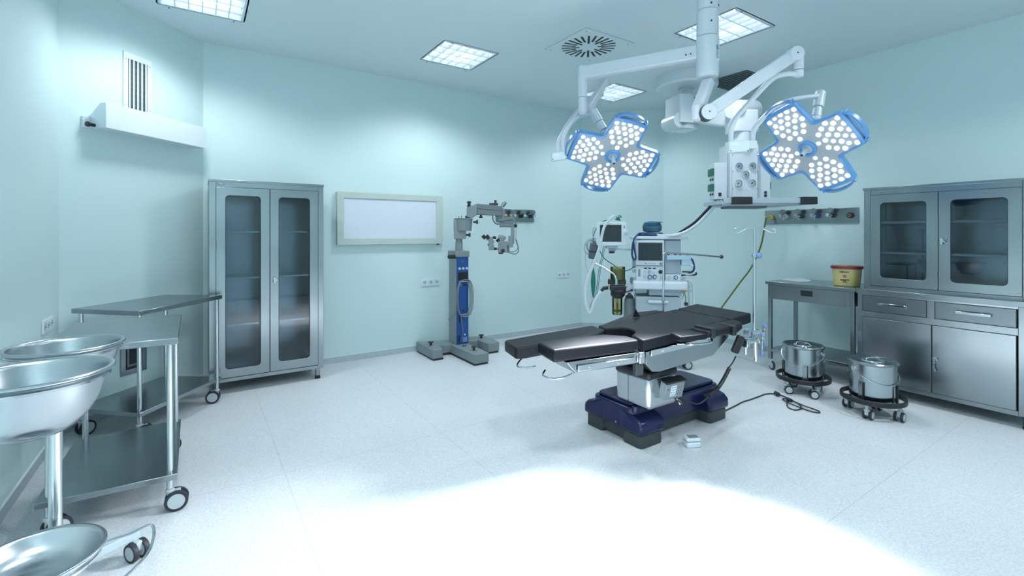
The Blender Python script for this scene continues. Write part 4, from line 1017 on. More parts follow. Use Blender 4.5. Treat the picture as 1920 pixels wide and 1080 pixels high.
mb = MB(); mb.cyl(at(1498.5,98,2.96), at(1498.5,130,2.96), .027, seg=28); mb.cyl(at(1498.5,131,2.96), at(1498.5,144,2.96), .026, seg=28); link('swivel', mb, M_WHITE, t, bev=.006)
mb = MB(); mb.tube([at(1497,139,2.96), at(1480,138,2.97), at(1462,141,2.98), at(1446,150,3.0), at(1424,172,3.03), at(1400,199,3.07), at(1383,218,3.1), at(1374,234,3.12), at(1371,250,3.13), at(1371,268,3.13)], .0165, 14); link('outer_yoke', mb, M_WHITE, t)
bc = at(1382, 276, 3.12); BMx = Matrix.Translation(bc) @ Matrix.Rotation(R(-34), 4, 'Z')
mb = MB(BMx); mb.prism([(-.066,-.035),(.068,-.035),(.068,.035),(-.066,.035)], [-.042,-.036,-.036,-.042], [.036,.042,.042,.036]); hb = link('hinge_box', mb, M_WHITE2, t, bev=.010, seg=3)
mb = MB(BMx); mb.box(-.055,.0,-.0365,-.035,.008,.028); link('hinge_label', mb, M_SOCK, hb)
mb = MB(BMx)
for x in (-.056, .056): mb.cyl((x,-.037,-.03),(x,-.034,-.03),.004,seg=8)
link('hinge_screw', mb, M_DARK, hb)
mb = MB(); mb.tube([at(1402,272,3.14), at(1411,270,3.15), at(1412,255,3.16), at(1416,240,3.17), at(1430,223,3.19), at(1450,205,3.22), at(1475,191,3.25), at(1500,184,3.28), at(1536,180,3.30)], .0165, 14)
mb.cbox(at(1409,272,3.15), (.055,.05,.05), rz=R(-34)); link('inner_yoke', mb, M_WHITE, t, bev=.003)
cy0, cy1 = at(1539, 173, 3.32), at(1531, 219, 3.28)
mb = MB(); mb.cyl(cy0, cy0+(cy1-cy0)*.62, .034, seg=30); mb.cyl(cy0+(cy1-cy0)*.63, cy1, .027, .031, seg=30); link('lamp_joint', mb, M_WHITE, t, bev=.003)
lb = Vector(RC)-Vector(RN)*.07; mb = MB(); mb.tube([cy1, cy1+(lb-cy1)*.5-Vector(RN)*.03, lb], .027, 12); link('lamp_neck', mb, M_WHITE, t)

# ------------------------------------------------------------------ ceiling supply pendant
DM = at(1288, 150, 5.46)
t = thing('supply_pendant', 'white ceiling supply pendant with round dome, jointed arm and gauge column', 'supply pendant', (DM.x, DM.y, CEIL))
DX = Matrix.Translation((DM.x, DM.y, 0))
mb = MB(DX); mb.lathe([(.335,CEIL),(.340,CEIL-.03),(.340,CEIL-.115),(.325,CEIL-.135),(.0001,CEIL-.138)], seg=72); link('ceiling_dome', mb, M_MACH2, t, bev=0)
t.children[0].data.materials[0] = M_WHITE2
mb = MB(DX); mb.cyl((0,0,2.93),(0,0,CEIL-.14),.062,seg=36); mb.cyl((0,0,CEIL-.15),(0,0,CEIL-.135),.085,seg=36); link('post', mb, M_WHITE2, t, bev=.003)
PV = at(1283, 210, 5.35); RZ = R(-34)
BX = Matrix.Translation((PV.x, PV.y, 0)) @ Matrix.Rotation(RZ+R(14), 4, 'Z')
mb = MB(BX); mb.prism(rrect(-.15,.12,-.16,.16,.03,4), 2.62, 2.93); mb.cyl((-.13,-.13,2.65),(-.13,.13,2.65),.085,seg=32); mb.box(-.13,.10,-.13,.13,2.565,2.70); link('bearing_housing', mb, M_WHITE2, t, bev=.015, seg=3)
mb = MB(BX); mb.box(.02,.125,-.168,-.158,2.66,2.90); link('housing_slot', mb, M_GREY, t, bev=.002)
e0, e1 = at(1300, 213, 5.3), at(1392, 224, 4.68)
beam(e0, e1, .15, .20, 'boom', t, M_WHITE, bev=.03)
H0, H1 = at(1374, 206, 4.60), at(1413, 206, 4.78)
mb = MB(); mb.cyl(H0, H1, .098, seg=48); mb.cyl(H0-(H1-H0).normalized()*.012, H0, .086, .092, seg=48); link('joint_drum', mb, M_WHITE, t, bev=.012, seg=3)
JM = at(1392, 236, 4.65); GX = Matrix.Translation((JM.x, JM.y, 0)) @ Matrix.Rotation(RZ, 4, 'Z')
mb = MB(GX); mb.prism(rrect(-.125,.13,-.09,.12,.03,4), 2.385, 2.60); link('joint_housing', mb, M_WHITE, t, bev=.012, seg=3)
mb = MB(GX); mb.cyl((-.005,.01,2.26),(-.005,.01,2.385),.098,seg=44); link('neck', mb, M_WHITE2, t, bev=.003)
CM = at(1397, 320, 4.62); G = Matrix.Translation((CM.x, CM.y, 0)) @ Matrix.Rotation(RZ, 4, 'Z')
gx = lambda px: (px-1397)/FP*4.62; gz = lambda py: EH+(HZ-py)/FP*4.62
mb = MB(G); mb.box(gx(1368),gx(1423),0.0,.24,gz(376),gz(270)); link('column', mb, M_WHITE2, t, bev=.004)
mb = MB(G); mb.box(gx(1372.5),gx(1420),-.012,.0,gz(375),gz(284)); fpn = link('front_panel', mb, M_WHITE, t, bev=.003)
mb = MB(G)
for px in (1366.5, 1422.5):
    mb = MB(G); mb.box(gx(px)-.008,gx(px)+.008,-.006,.02,gz(376),gz(283)); link('edge_profile', mb, M_MACH2, t, bev=.002)
mb = MB(G)
for px in (1373.5, 1419.5):
    for py in (291, 322, 354): mb.cyl((gx(px),-.0145,gz(py)),(gx(px),-.012,gz(py)),.004,seg=8)
link('panel_screws', mb, M_DARK, fpn)
for i, (px, py, an) in enumerate(((1384.3,312,215),(1409.5,311.5,172),(1396.5,327.5,-45),(1383.5,344,215),(1409,343.5,212))):
    W = G @ Matrix.Translation((gx(px), -.012, gz(py))) @ Matrix.Rotation(R(90), 4, 'X')
    mb = MB(W); mb.lathe([(.034,0),(.034,.014),(.030,.016),(.028,.010)], seg=36); mb.mat(1); mb.lathe([(.0001,.009),(.029,.009)], seg=36)
    g_ = link('pressure_gauge', mb, [M_CHROME, M_HUB], fpn)
    a = R(an); mb = MB(W); mb.add([(-.004*math.sin(a),.004*math.cos(a),.011),(.004*math.sin(a),-.004*math.cos(a),.011),(.022*math.cos(a),.022*math.sin(a),.011)],[(0,1,2)]); mb.cyl((0,0,.009),(0,0,.012),.006,seg=12)
    for k in range(9):
        b = R(-45+k*33.75); mb.add([(.020*math.cos(b)-.001,.020*math.sin(b),.0095),(.020*math.cos(b)+.001,.020*math.sin(b),.0095),(.025*math.cos(b),.025*math.sin(b),.0095)],[(0,1,2)])
    link('needle', mb, M_TEXT, g_)
mb = MB(G); mb.box(gx(1341),gx(1366),0.015,.15,gz(373.5),gz(304.5)); sb = link('left_socket_box', mb, M_WHITE, t, bev=.004)
for py in (322, 351):
    mb = MB(G); mb.box(gx(1341)-.018,gx(1341)+.001,.02,.075,gz(py+6.5),gz(py-7)); link('green_socket', mb, M_GREEN, sb, bev=.003)
    mb = MB(G); mb.box(gx(1341)-.018,gx(1341)+.001,.08,.135,gz(py+6.5),gz(py-7)); link('green_socket', mb, M_GREEN, sb, bev=.003)
for py in (335.5, 363.5):
    for y in (.05, .10):
        mb = MB(G); mb.cyl((gx(1341)-.006,y,gz(py)),(gx(1341)+.001,y,gz(py)),.012,seg=16); link('earth_terminal', mb, M_BLACK, sb)
mb = MB(G); mb.box(gx(1348.5),gx(1354),.009,.016,gz(367.5),gz(361)); link('rocker_switch', mb, M_BLACK, sb, bev=.002)
mb = MB(G); mb.box(gx(1424),gx(1446.5),.015,.15,gz(372),gz(300)); sb = link('right_socket_box', mb, M_WHITE, t, bev=.004)
for py in (360.5, 366.5):
    mb = MB(G); mb.cyl((gx(1437),.008,gz(py)),(gx(1437),.016,gz(py)),.014,seg=18); link('earth_terminal', mb, M_BLACK, sb)
mb = MB(G); mb.box(gx(1446.5),gx(1446.5)+.016,.03,.10,gz(354),gz(341)); link('green_socket', mb, M_GREEN, sb, bev=.003)
mb = MB(G); mb.prism([(gx(1343),-.14),(gx(1497),-.13),(gx(1480),.30),(gx(1350),.30)], gz(386), gz(379)); sh = link('shelf', mb, M_MACH2, t, bev=.004)
mb = MB(G); mb.box(gx(1345),gx(1497),-.150,-.138,gz(382.5),gz(373)); mb.box(gx(1343)-.01,gx(1343)+.004,-.14,.28,gz(384),gz(377)); link('shelf_rail', mb, M_LGREY, sh, bev=.002)
mb = MB(G); mb.box(gx(1370),gx(1440),.02,.22,gz(390),gz(385)); link('shelf_bracket', mb, M_GREY, sh)
for a, b in ((1359,1394),(1484,1511)):
    mb = MB(G); mb.box(gx(a),gx(b),-.19,-.10,gz(385),gz(371.5)); link('grip', mb, M_BLACK, sh, bev=.008, seg=3)
# hoses from the pendant down to the machine
def hose(name, pts, r, m, label, cat, seg=10):
    mb = MB(); mb.tube(pts, r, seg); return tag(link(name, mb, m, loc=pts[0]), label, cat)
hose('supply_hose', [at(1352,371,4.78), at(1344,381,4.77), at(1330,398,4.8), at(1308,420,4.85), at(1285,435,4.9), at(1262,441.5,4.95), at(1236,441,5.02), at(1222,436,5.08), at(1214,433.5,5.15)], .016, M_WHOSE, 'white hose drooping from the pendant to the top of the anaesthesia machine', 'hose')
hose('supply_cable', [at(1347,371,4.80), at(1340,379,4.8), at(1324,396,4.84), at(1303,417,4.90), at(1281,432,4.96), at(1262,443.5,5.0), at(1246,445,5.02), at(1225,438,5.1), at(1218,434,5.18)], .014, M_BLACK, 'black cable drooping beside the white hose from the pendant to the machine', 'cable')

# ------------------------------------------------------------------ anaesthesia machine
AO = at(1237, 440, 5.0)
A_ = Matrix.Translation((AO.x, AO.y, 0)) @ Matrix.Rotation(R(-45), 4, 'Z')
ax_ = lambda px: (px-1237)/186.0
az_ = lambda py: EH+(HZ-py)/177.4
t = thing('anaesthesia_machine', 'pale grey anaesthesia machine with dark screen and knobs behind the operating table', 'anaesthesia machine', (AO.x, AO.y, 0))
def ab(name, px0, px1, py0, py1, y0, y1, m, par=None, bev=.006):
    mb = MB(A_); mb.box(ax_(px0), ax_(px1), y0, y1, az_(py1), az_(py0)); return link(name, mb, m, par or t, bev=bev, seg=3)
ab('top_shelf', 1182, 1289, 442.5, 449, -.02, .44, M_MACH, bev=.012)
ab('upper_body', 1196, 1278, 449, 527, .04, .42, M_MACH2, bev=.01)
sc = ab('display', 1190.5, 1245.5, 450.5, 498, -.035, .05, M_MACH, bev=.012)
ab('display_glass', 1196, 1241.5, 455, 488.5, -.038, -.03, M_SCREEN, sc, .002)
for k, px in enumerate((1210.5, 1216, 1221.5, 1227)): ab('display_key', px-2, px+2, 492.7, 494.5, -.038, -.033, M_BRASS if k == 0 else M_MACH2, sc, .001)
mb = MB(A_); mb.cyl((ax_(1238.5),-.034,az_(494)),(ax_(1238.5),-.05,az_(494)),.014,seg=20); link('display_dial', mb, M_GREYB, sc, bev=.002)
cp = ab('control_panel', 1191.5, 1246, 498.5, 527, -.02, .05, M_MACH, bev=.008)
ab('flow_window', 1196, 1200.3, 505, 518.8, -.023, -.018, M_GREYB, cp, .001)
for px in (1210, 1218, 1226.5): ab('readout', px-2.8, px+2.8, 501.8, 504.3, -.023, -.018, M_BLACK, cp, .0008)
for px, py, r, m in ((1210,509.5,.0155,M_SOCK),(1218,510,.0155,M_PERI),(1226.5,510,.0155,M_SOCK),(1208.5,519,.016,M_HUB),(1218,519.5,.023,M_MBLUE),(1227.5,519,.022,M_DGREY),(1238.5,509.5,.022,M_BLACK),(1240,520,.013,M_HUB)):
    mb = MB(A_); mb.cyl((ax_(px),-.02,az_(py)),(ax_(px),-.034,az_(py)),r,r*.9,24); mb.mat(1); mb.cyl((ax_(px),-.034,az_(py)),(ax_(px),-.040,az_(py)),r*.62,seg=20); link('gauge_knob', mb, [m, M_HUB if m != M_BLACK else M_BLACK], cp)
ab('side_panel', 1247.5, 1276.5, 451, 513, .015, .05, M_MACH2, bev=.004)
vp = ab('vaporiser_panel', 1247.5, 1277, 513.5, 526, -.01, .05, M_MACH, bev=.006)
for px, m in ((1255.5, M_HUB), (1267, M_MBLUE)):
    mb = MB(A_); mb.cyl((ax_(px),-.01,az_(519.5)),(ax_(px),-.022,az_(519.5)),.021,seg=24); mb.mat(1); mb.cyl((ax_(px),-.022,az_(519.5)),(ax_(px),-.027,az_(519.5)),.014,seg=20); link('selector_knob', mb, [m, M_HUB], vp)
md = ab('silver_module', 1249.5, 1294, 478, 486.3, -.06, .10, M_SILVER, bev=.004); ab('silver_module_box', 1277, 1294, 484, 496.5, -.05, .12, M_SILVER, bev=.004)
for px in (1253, 1266, 1275.5, 1289): ab('module_clip', px-2, px+2, 475.7, 478, -.04, .0, M_DGREY, md, .001)
ab('desk', 1185, 1286.5, 525.5, 541, -.14, .40, M_MACH, bev=.018)
ab('desk_drawer', 1190, 1278, 529, 539.5, -.143, -.13, M_MACH, bev=.004)
ab('drawer', 1216, 1277, 541.5, 553, -.06, .30, M_MACH2, bev=.005); ab('drawer', 1191, 1210.5, 541.5, 549, -.06, .30, M_MACH2, bev=.005)
dr = ab('cabinet_drawer', 1191, 1275, 555, 640, -.08, .34, M_MACH2, bev=.01)
mb = MB(A_ @ Matrix.Translation((ax_(1232.5), -.085, az_(563.5)))); mb.cbox((0,-.012,0), (.205,.03,.034)); link('drawer_handle', mb, M_MACH, dr, bev=.012, seg=3)
ab('lower_cabinet', 1192, 1277, 641, 690, -.02, .36, M_MACH2, bev=.01)
mb = MB(A_); mb.box(-.27,.26,-.10,.40,.10,.13); link('chassis', mb, M_MACH2, t, bev=.008)
for x in (-.24, .24):
    for y in (-.08, .36): caster(t, (x, y, 0), .045, R(200), .11, True, A_)
for dy in (0, .30):
    mb = MB(A_); mb.tube([(ax_(1283),.02+dy,az_(524)),(ax_(1292),.02+dy,az_(524.5)),(ax_(1298.5),.02+dy,az_(529)),(ax_(1301),.02+dy,az_(538)),(ax_(1301.5),.02+dy,az_(560)),(ax_(1301.5),.02+dy,az_(600)),(ax_(1300),.02+dy,az_(640)),(ax_(1280),.02+dy,az_(648))], .011, 10); link('push_handle', mb, M_MACH, t)
    
mb = MB(A_); mb.box(ax_(1286),ax_(1296),0,.02,az_(533.5),az_(531)); mb.box(ax_(1286),ax_(1298),0,.02,az_(538),az_(535.5)); mb.box(ax_(1286),ax_(1300),.0,.02,az_(546),az_(543)); link('rack', mb, M_MACH2, t, bev=.002)
mb = MB(A_); mb.box(ax_(1278),ax_(1285),-.03,.01,az_(548.5),az_(543)); link('bracket', mb, M_BRASS, t, bev=.002)
mb = MB(A_); mb.tube([(ax_(1283),-.02,az_(548)),(ax_(1285.5),-.025,az_(558)),(ax_(1284.5),-.025,az_(566))], .004, 6); mb.cbox((ax_(1286),-.025,az_(568)),(.034,.025,.032)); mb.tube([(ax_(1281),-.02,az_(548)),(ax_(1281.5),-.02,az_(552)),(ax_(1278),-.02,az_(559))], .003, 6); link('plug_cable', mb, M_BLACK, t, bev=.003)
# side hoses
for m, pts, r in ((M_NAVYHOSE, [(1294,483),(1299,487),(1302,494),(1302,503),(1298,510),(1288,515),(1279,516)], .010), (M_WHOSE, [(1292,496),(1301,498),(1305.5,504),(1302,511),(1294,514),(1280,514)], .009),
                  (M_BLACK, [(1280,509),(1292,509.5),(1303,509.5),(1306.5,512.5),(1302,515),(1288,515)], .0085)):
    mb = MB(A_); mb.tube([(ax_(p[0]), .02+(.01*i % .03), az_(p[1])) for i, p in enumerate(pts)], r, 8); link('side_hose', mb, m, t)
# left edge fittings
ab('side_bracket', 1185.5, 1191.5, 485, 503, .03, .12, M_MACH2, bev=.004); ab('side_port', 1185, 1192, 507, 512, .0, .06, M_MACH2, bev=.004)
ab('left_knob', 1181, 1187, 521, 532, .0, .06, M_GREY, bev=.008)
# absorber on its arm
ab('absorber_mount', 1171, 1190, 535, 549, -.04, .10, M_MACH, bev=.006)
AC = (ax_(1156.5), .0)
mb = MB(A_); mb.lathe([(.078,az_(527)),(.078,az_(503)),(.074,az_(501)),(.0001,az_(501))], (AC[0],0,0), 40); link('upper_canister', mb, M_AMBER, t)
mb = MB(A_); mb.lathe([(.045,az_(528)),(.060,az_(524)),(.060,az_(506)),(.03,az_(504)),(.0001,az_(504))], (AC[0]+.01,0,0), 12); link('canister_core', mb, M_LIME, t)
mb = MB(A_)
mb.cbox((AC[0]-.01,0,az_(529.5)), (.19,.13,.05)); mb.cbox((AC[0],0,az_(541)),(.17,.12,.055)); mb.lathe([(.086,az_(551)),(.086,az_(545)),(.07,az_(543))],(AC[0]+.01,0,0),24); mb.lathe([(.05,az_(561)),(.078,az_(555)),(.078,az_(550))],(AC[0]+.0,0,0),24)
link('valve_block', mb, M_BLACK, t, bev=.01, seg=2)
mb = MB(A_); mb.box(AC[0]-.10,AC[0]+.10,-.075,.065,az_(538),az_(536.5)); link('valve_plate', mb, M_CHROME, t)
mb = MB(A_); mb.lathe([(.055,az_(556)),(.055,az_(589)),(.050,az_(592)),(.0001,az_(592.5))], (AC[0]-.005,0,0), 36); link('lower_canister', mb, M_AMBER, t)
mb = MB(A_); mb.cyl((AC[0]-.005,0,az_(562)),(AC[0]-.005,0,az_(590)),.012); mb.cyl((AC[0]-.005,0,az_(584)),(AC[0]-.005,0,az_(586)),.05); link('canister_stem', mb, M_BRASS, t)
mb = MB(A_); mb.tube([(ax_(1112),-.05,az_(495)),(ax_(1126),-.05,az_(501)),(ax_(1140),-.06,az_(509)),(ax_(1149),-.06,az_(514.5)),(ax_(1152.5),-.07,az_(522)),(ax_(1153.5),-.07,az_(528))], .012, 12); mb.cyl((ax_(1153.5),-.07,az_(523)),(ax_(1153.5),-.07,az_(534)),.018); mb.cyl((ax_(1105.5),-.05,az_(494.5)),(ax_(1112),-.05,az_(495.5)),.020,seg=16); link('bag_arm', mb, M_TUBE, t)
mb = MB(A_); mb.cyl((ax_(1137),-.03,az_(541)),(ax_(1128),-.05,az_(542)),.02); mb.cyl((ax_(1131),-.04,az_(540)),(ax_(1124),-.06,az_(547)),.018,.015); mb.cyl((ax_(1168),-.07,az_(549)),(ax_(1183),-.07,az_(544)),.006); mb.ball((ax_(1183),-.07,az_(544)),.014); link('hose_port', mb, M_BLACK, t)
# gas bottle
mb = MB(A_ @ Matrix.Translation((ax_(1180), .08, 0))); mb.lathe([(.0001,.12),(.058,.12),(.062,.14),(.062,az_(572)),(.055,az_(564)),(.03,az_(557)),(.016,az_(553)),(.016,az_(545)),(.0001,az_(545))], seg=32); link('gas_bottle', mb, M_GREYB, t)
mb = MB(A_); mb.box(ax_(1172),ax_(1187),.03,.10,az_(562),az_(557)); link('bottle_valve', mb, M_DGREY, t, bev=.004)
# monitor and its arm
MD = A_ @ Vector((ax_(1146), -.02, 0))
tm = thing('patient_monitor', 'white patient monitor with dark display on an arm left of the anaesthesia machine', 'monitor', (MD.x, MD.y, az_(470)))
Q = A_ @ Matrix.Translation((ax_(1145), -.03, az_(439))) @ Matrix.Rotation(R(6), 4, 'Z')
mb = MB(Q); mb.ring(rrect(-.162,.150,-.125,.130,.02,5), rrect(-.128,.098,-.082,.098,.004,5), -.03, .0); mb.prism(rrect(.11,.168,-.03,.03,.0,2) if 0 else [(.14,-.03),(.165,-.03),(.165,.0),(.14,.0)], -.055, .045); c_ = link('bezel', mb, M_SOCK, tm, bev=.006)
mb = MB(Q); mb.box(-.155,.142,.0,.10,-.12,.125); link('case', mb, M_SOCK, tm, bev=.02, seg=3)
mb = MB(Q); mb.box(-.13,.10,-.018,-.012,-.084,.10); link('display_glass', mb, M_SCREEN, tm)
mb = MB(Q); mb.cyl((.146,-.055,.005),(.146,-.028,.005),.016,seg=20); link('rotary_knob', mb, M_LGREY, tm, bev=.003)
mb = MB(Q); mb.box(.122,.132,-.034,-.029,.082,.092); link('alarm_key', mb, M_BRASS, tm); 
mb = MB(Q); mb.box(.122,.132,-.034,-.029,.065,.074); link('dark_key', mb, M_BLACK, tm)
mb = MB(Q); mb.box(-.06,.06,-.01,.07,-.155,-.125); mb.box(-.03,.04,.01,.05,-.18,-.15); mb.cyl((.02,.02,-.20),(.02,.02,-.18),.02); link('mount', mb, M_LGREY, tm, bev=.005)
mb = MB(Q); mb.box(-.03,.025,-.02,.03,-.205,-.183); link('mount_knob', mb, M_BLACK, tm, bev=.005)
beam(A_ @ Vector((ax_(1139),.0,az_(468))), A_ @ Vector((ax_(1192),.10,az_(468.5))), .03, .022, 'arm', tm, M_SOCK, bev=.005)
mb = MB(Q); mb.tube([(-.15,.05,.07),(-.19,.05,.06),(-.20,.05,.01),(-.19,.05,-.04),(-.15,.05,-.05)], .006, 8); link('case_handle', mb, M_LGREY, tm)
# breathing hose, bag, cables
def az(px, py, y=-.06): return A_ @ Vector((ax_(px), y, az_(py)))
hose('breathing_hose', [az(1149,405,-.10), az(1141,411,-.115), az(1131,424,-.125), az(1126,440,-.13), az(1123,456,-.13), az(1117,476,-.13), az(1108,499,-.13), az(1099,520,-.13), az(1094,540,-.13), az(1093.5,558,-.12), az(1096,575,-.11), az(1101,588,-.10), az(1105,583,-.09), az(1109,570,-.08), az(1116,558,-.07), az(1124,547,-.06)], .0155, M_WHOSE, 'white corrugated breathing hose looping down in front of the monitor', 'breathing hose')
hose('clear_tube', [az(1130,462,.02), az(1127,480,.02), az(1122,500,.02), az(1118,530,.0), az(1113,560,-.02), az(1106,572,-.04), az(1104,580,-.04)], .012, M_FILM, 'clear thin tube hanging behind the white breathing hose', 'tube')
mb = MB(A_ @ Matrix.Translation((ax_(1108.5), -.06, 0))); mb.lathe([(.0001,az_(561)),(.008,az_(558)),(.020,az_(545)),(.026,az_(530)),(.020,az_(516)),(.010,az_(507)),(.008,az_(500)),(.0001,az_(500))], seg=24); tag(link('breathing_bag', mb, M_BAG, loc=az(1108.5,530)), 'long dark green breathing bag hanging at the far left of the machine', 'breathing bag')
mb = MB(A_ @ Matrix.Translation((ax_(1157), -.03, az_(410)))); mb.ball((0,0,0),.022,sz=.9,seg=14); mb.tube([(-.028,0,-.012),(-.015,-.01,.0),(.0,-.015,.012),(.015,-.01,.02),(.03,0,.026)],.006,8); mb.tube([(-.02,0,.022),(-.005,-.012,.006),(.012,-.01,-.012),(.024,0,-.02)],.006,8); mb.tube([(.0,0,.02),(.01,.0,.035),(.03,0,.03),(.034,0,.008)],.004,6)
tag(link('face_mask_strap', mb, M_BAG, loc=az(1157,414,-.03)), 'small bright green valve piece lying on top of the patient monitor', 'valve')
mb = MB(A_ @ Matrix.Translation((ax_(1108.5), -.02, az_(471))) @ Matrix.Rotation(R(8), 4, 'Y')); mb.box(-.045,.045,-.03,.03,-.09,.085); cf = tag(link('pressure_cuff', mb, M_CUFF, loc=az(1108.5,471), bev=.02, seg=3), 'dark grey rolled blood pressure cuff hanging below the monitor left side', 'pressure cuff')
mb = MB(A_ @ Matrix.Translation((ax_(1108.5), -.02, az_(471))) @ Matrix.Rotation(R(8), 4, 'Y')); mb.box(-.046,.046,-.032,.032,-.02,.0); link('cuff_band', mb, M_DGREY, cf)
cb_m = MB()
for k in range(5):
    c0 = az(1101+k*.9, 467-k*1.4, -.02+.012*k); rr = .055+.006*(k % 3); M0 = Matrix.Translation(c0) @ Matrix.Rotation(R(-45+10*k), 4, 'Z')
    cb_m.tube([M0 @ Vector((rr*math.cos(a), .01*math.sin(2*a+k), rr*1.25*math.sin(a))) for a in [2*math.pi*i/10 for i in range(10)]], .0055, 6, closed=True)
tag(link('cable_coil', cb_m, M_LGREY, loc=az(1101,467)), 'grey monitoring cables coiled on the left side of the patient monitor', 'cable')
hose('sensor_cable', [az(1135,412,.03), az(1124,417,.03), az(1113,431,.02), az(1108,447,.02), az(1112,460,.03), az(1121,472,.04), az(1130,486,.04), az(1148,498,.03), az(1163,508,.03), az(1176,508.5,.03), az(1190,501,.03)], .0042, M_BLACK, 'thin black sensor cable looping from the monitor to the machine', 'cable', 6)
hose('sampling_tube', [az(1092,470,.0), az(1093,495,.0), az(1097,510,.0), az(1101,518,.0), az(1099,522,.0)], .0035, M_LGREY, 'thin grey sampling tube hanging left of the breathing hose', 'tube', 6)
# things on top of the machine
zt_ = az_(442.5)
T = A_ @ Matrix.Translation((0, .10, zt_))
mb = MB(T)
for k in range(3):
    rr = .085+.012*k; mb.tube([(ax_(1221)+rr*1.25*math.cos(a), rr*.8*math.sin(a), .012+.014*(k % 2)) for a in [2*math.pi*i/12 for i in range(12)]], .011, 8, closed=True)
mb.tube([(ax_(1208),-.02,.032),(ax_(1200),-.06,.026),(ax_(1192),-.12,-.0),(ax_(1187),-.155,-.05),(ax_(1184.5),-.16,-.12),(ax_(1184),-.155,-.20),(ax_(1188),-.155,-.255),(ax_(1191),-.155,-.22),(ax_(1188),-.155,-.13),(ax_(1187.5),-.15,-.07)], .010, 8)
tag(link('hose_coil', mb, M_NAVYHOSE, loc=T @ Vector((0,0,0))), 'navy blue hose coiled on the machine top and looping over its left edge', 'hose')
pk = A_ @ Matrix.Translation((ax_(1224.5), .10, zt_+.042))
t = thing('wrapped_pack', 'light blue folded pack in clear wrap on top of the anaesthesia machine', 'wrapped pack', pk @ Vector((0,0,0)))
mb = MB(pk)
for k in range(5):
    a = .06*k; mb.lathe([(.0001,.004+k*.019),(.082+.004*(k%2),.004+k*.019),(.090+.004*(k%2),.012+k*.019),(.083,.021+k*.019),(.0001,.021+k*.019)], seg=18, sy=.85)
link('folded_cloth', mb, M_PACK, t, sharp=80)
mb = MB(pk); mb.prism([(-.085,-.07),(.08,-.085),(.115,-.02),(.07,.08),(-.06,.09)], [.098,.104,.100,.106,.102], [.108,.112,.108,.116,.110]); link('top_flap', mb, M_PACK, t, bev=.003)
mb = MB(pk); mb.lathe([(.070,.0),(.098,.015),(.102,.06),(.088,.10),(.04,.118),(.0001,.119)], seg=22, sy=.86); link('clear_wrap', mb, M_FILM, t, sharp=20)

# ------------------------------------------------------------------ operating microscope
t = thing('operating_microscope', 'grey operating microscope with blue front column and binocular head by the back wall', 'microscope', (2.53, 4.96, 0))
plan = [(2.135,4.815),(2.255,4.815),(2.27,4.98),(2.42,4.97),(2.42,4.385),(2.595,4.385),(2.60,4.97),(2.78,4.97),(2.80,4.735),(2.945,4.735),(2.955,5.15),(2.62,5.20),(2.40,5.20),(2.135,5.30)]
mb = MB(); mb.prism(plan, .018, .125); link('base', mb, M_GREYB, t, bev=.012, seg=3)
mb = MB(); mb.prism([(p[0]+(2.5-p[0])*.03, p[1]+(5.0-p[1])*.03) for p in plan], .0, .02); link('base_skid', mb, M_BLACK, t)
for x, y in ((2.20,5.02),(2.50,4.55),(2.86,5.02)):
    mb = MB(); mb.cyl((x,y,.125),(x,y,.16),.013); mb.cyl((x,y,.158),(x,y,.168),.034,.030,20); link('levelling_knob', mb, M_BLACK, t, bev=.004)
mb = MB(); mb.cyl((2.50,4.78,.1245),(2.50,4.78,.127),.026); link('base_cap', mb, M_BLACK, t)
mb = MB(); mb.box(2.448,2.607,4.878,5.065,.125,1.13); link('column', mb, M_GREYB, t, bev=.004)
mb = MB(); mb.box(2.436,2.618,4.862,5.075,1.128,1.20); link('column_cap', mb, M_GREYB, t, bev=.010, seg=3)
mb = MB(); mb.box(2.452,2.604,4.868,4.880,.128,1.126); fp_ = link('front_panel', mb, M_MBLUE, t, bev=.002)
def mf(px): return (px-853)/26.0*.155+2.452
def mz(py): return EH+(HZ-py)/FP*5.41
def fb(name, x0, x1, py0, py1, m, y0=4.864, y1=4.869, bev=.001):
    mb = MB(); mb.box(x0,x1,y0,y1,mz(py1),mz(py0)); return link(name, mb, m, fp_, bev=bev)
fb('power_lamp', 2.512,2.545,488,492.5, M_GREEN); fb('display_window', 2.468,2.592,511,525,M_BLACK); fb('switch', 2.488,2.512,533,537,M_BRASS); fb('switch', 2.532,2.572,533.5,536.5,M_BLACK); fb('slot', 2.480,2.497,592,606,M_BLACK)
for x in (2.485,2.531,2.578):
    mb = MB(); mb.cyl((x,4.869,mz(504)),(x,4.852,mz(504)),.016,.014,20); link('dial', mb, M_HUB, fp_, bev=.002)
mb = MB(); mb.cyl((2.53,4.869,mz(583)),(2.53,4.863,mz(583)),.008); link('hole', mb, M_BLACK, fp_)
mb = MB()
for z in (631, 635.5, 640): mb.cyl((2.478,4.869,mz(z)),(2.478,4.858,mz(z)),.010,seg=12)
link('cable_ports', mb, M_BLACK, fp_)
fb('type_plate', 2.53,2.585,634,643, M_PERI)
mb = MB(); mb.ball((2.556,4.867,mz(629)),.010,sy=.3); link('round_sticker', mb, M_SOCK, fp_)
for py in (527.5, 589):
    s_ = 1 if py < 550 else -1
    mb = MB(); z = mz(py); mb.tube([(2.478,4.868,z+.018*-s_),(2.478,4.835,z),(2.492,4.815,z),(2.57,4.815,z),(2.588,4.828,z),(2.588,4.868,z+.018*-s_)], .0062, 8); link('cable_bracket', mb, M_CHROME, t)
mb = MB()
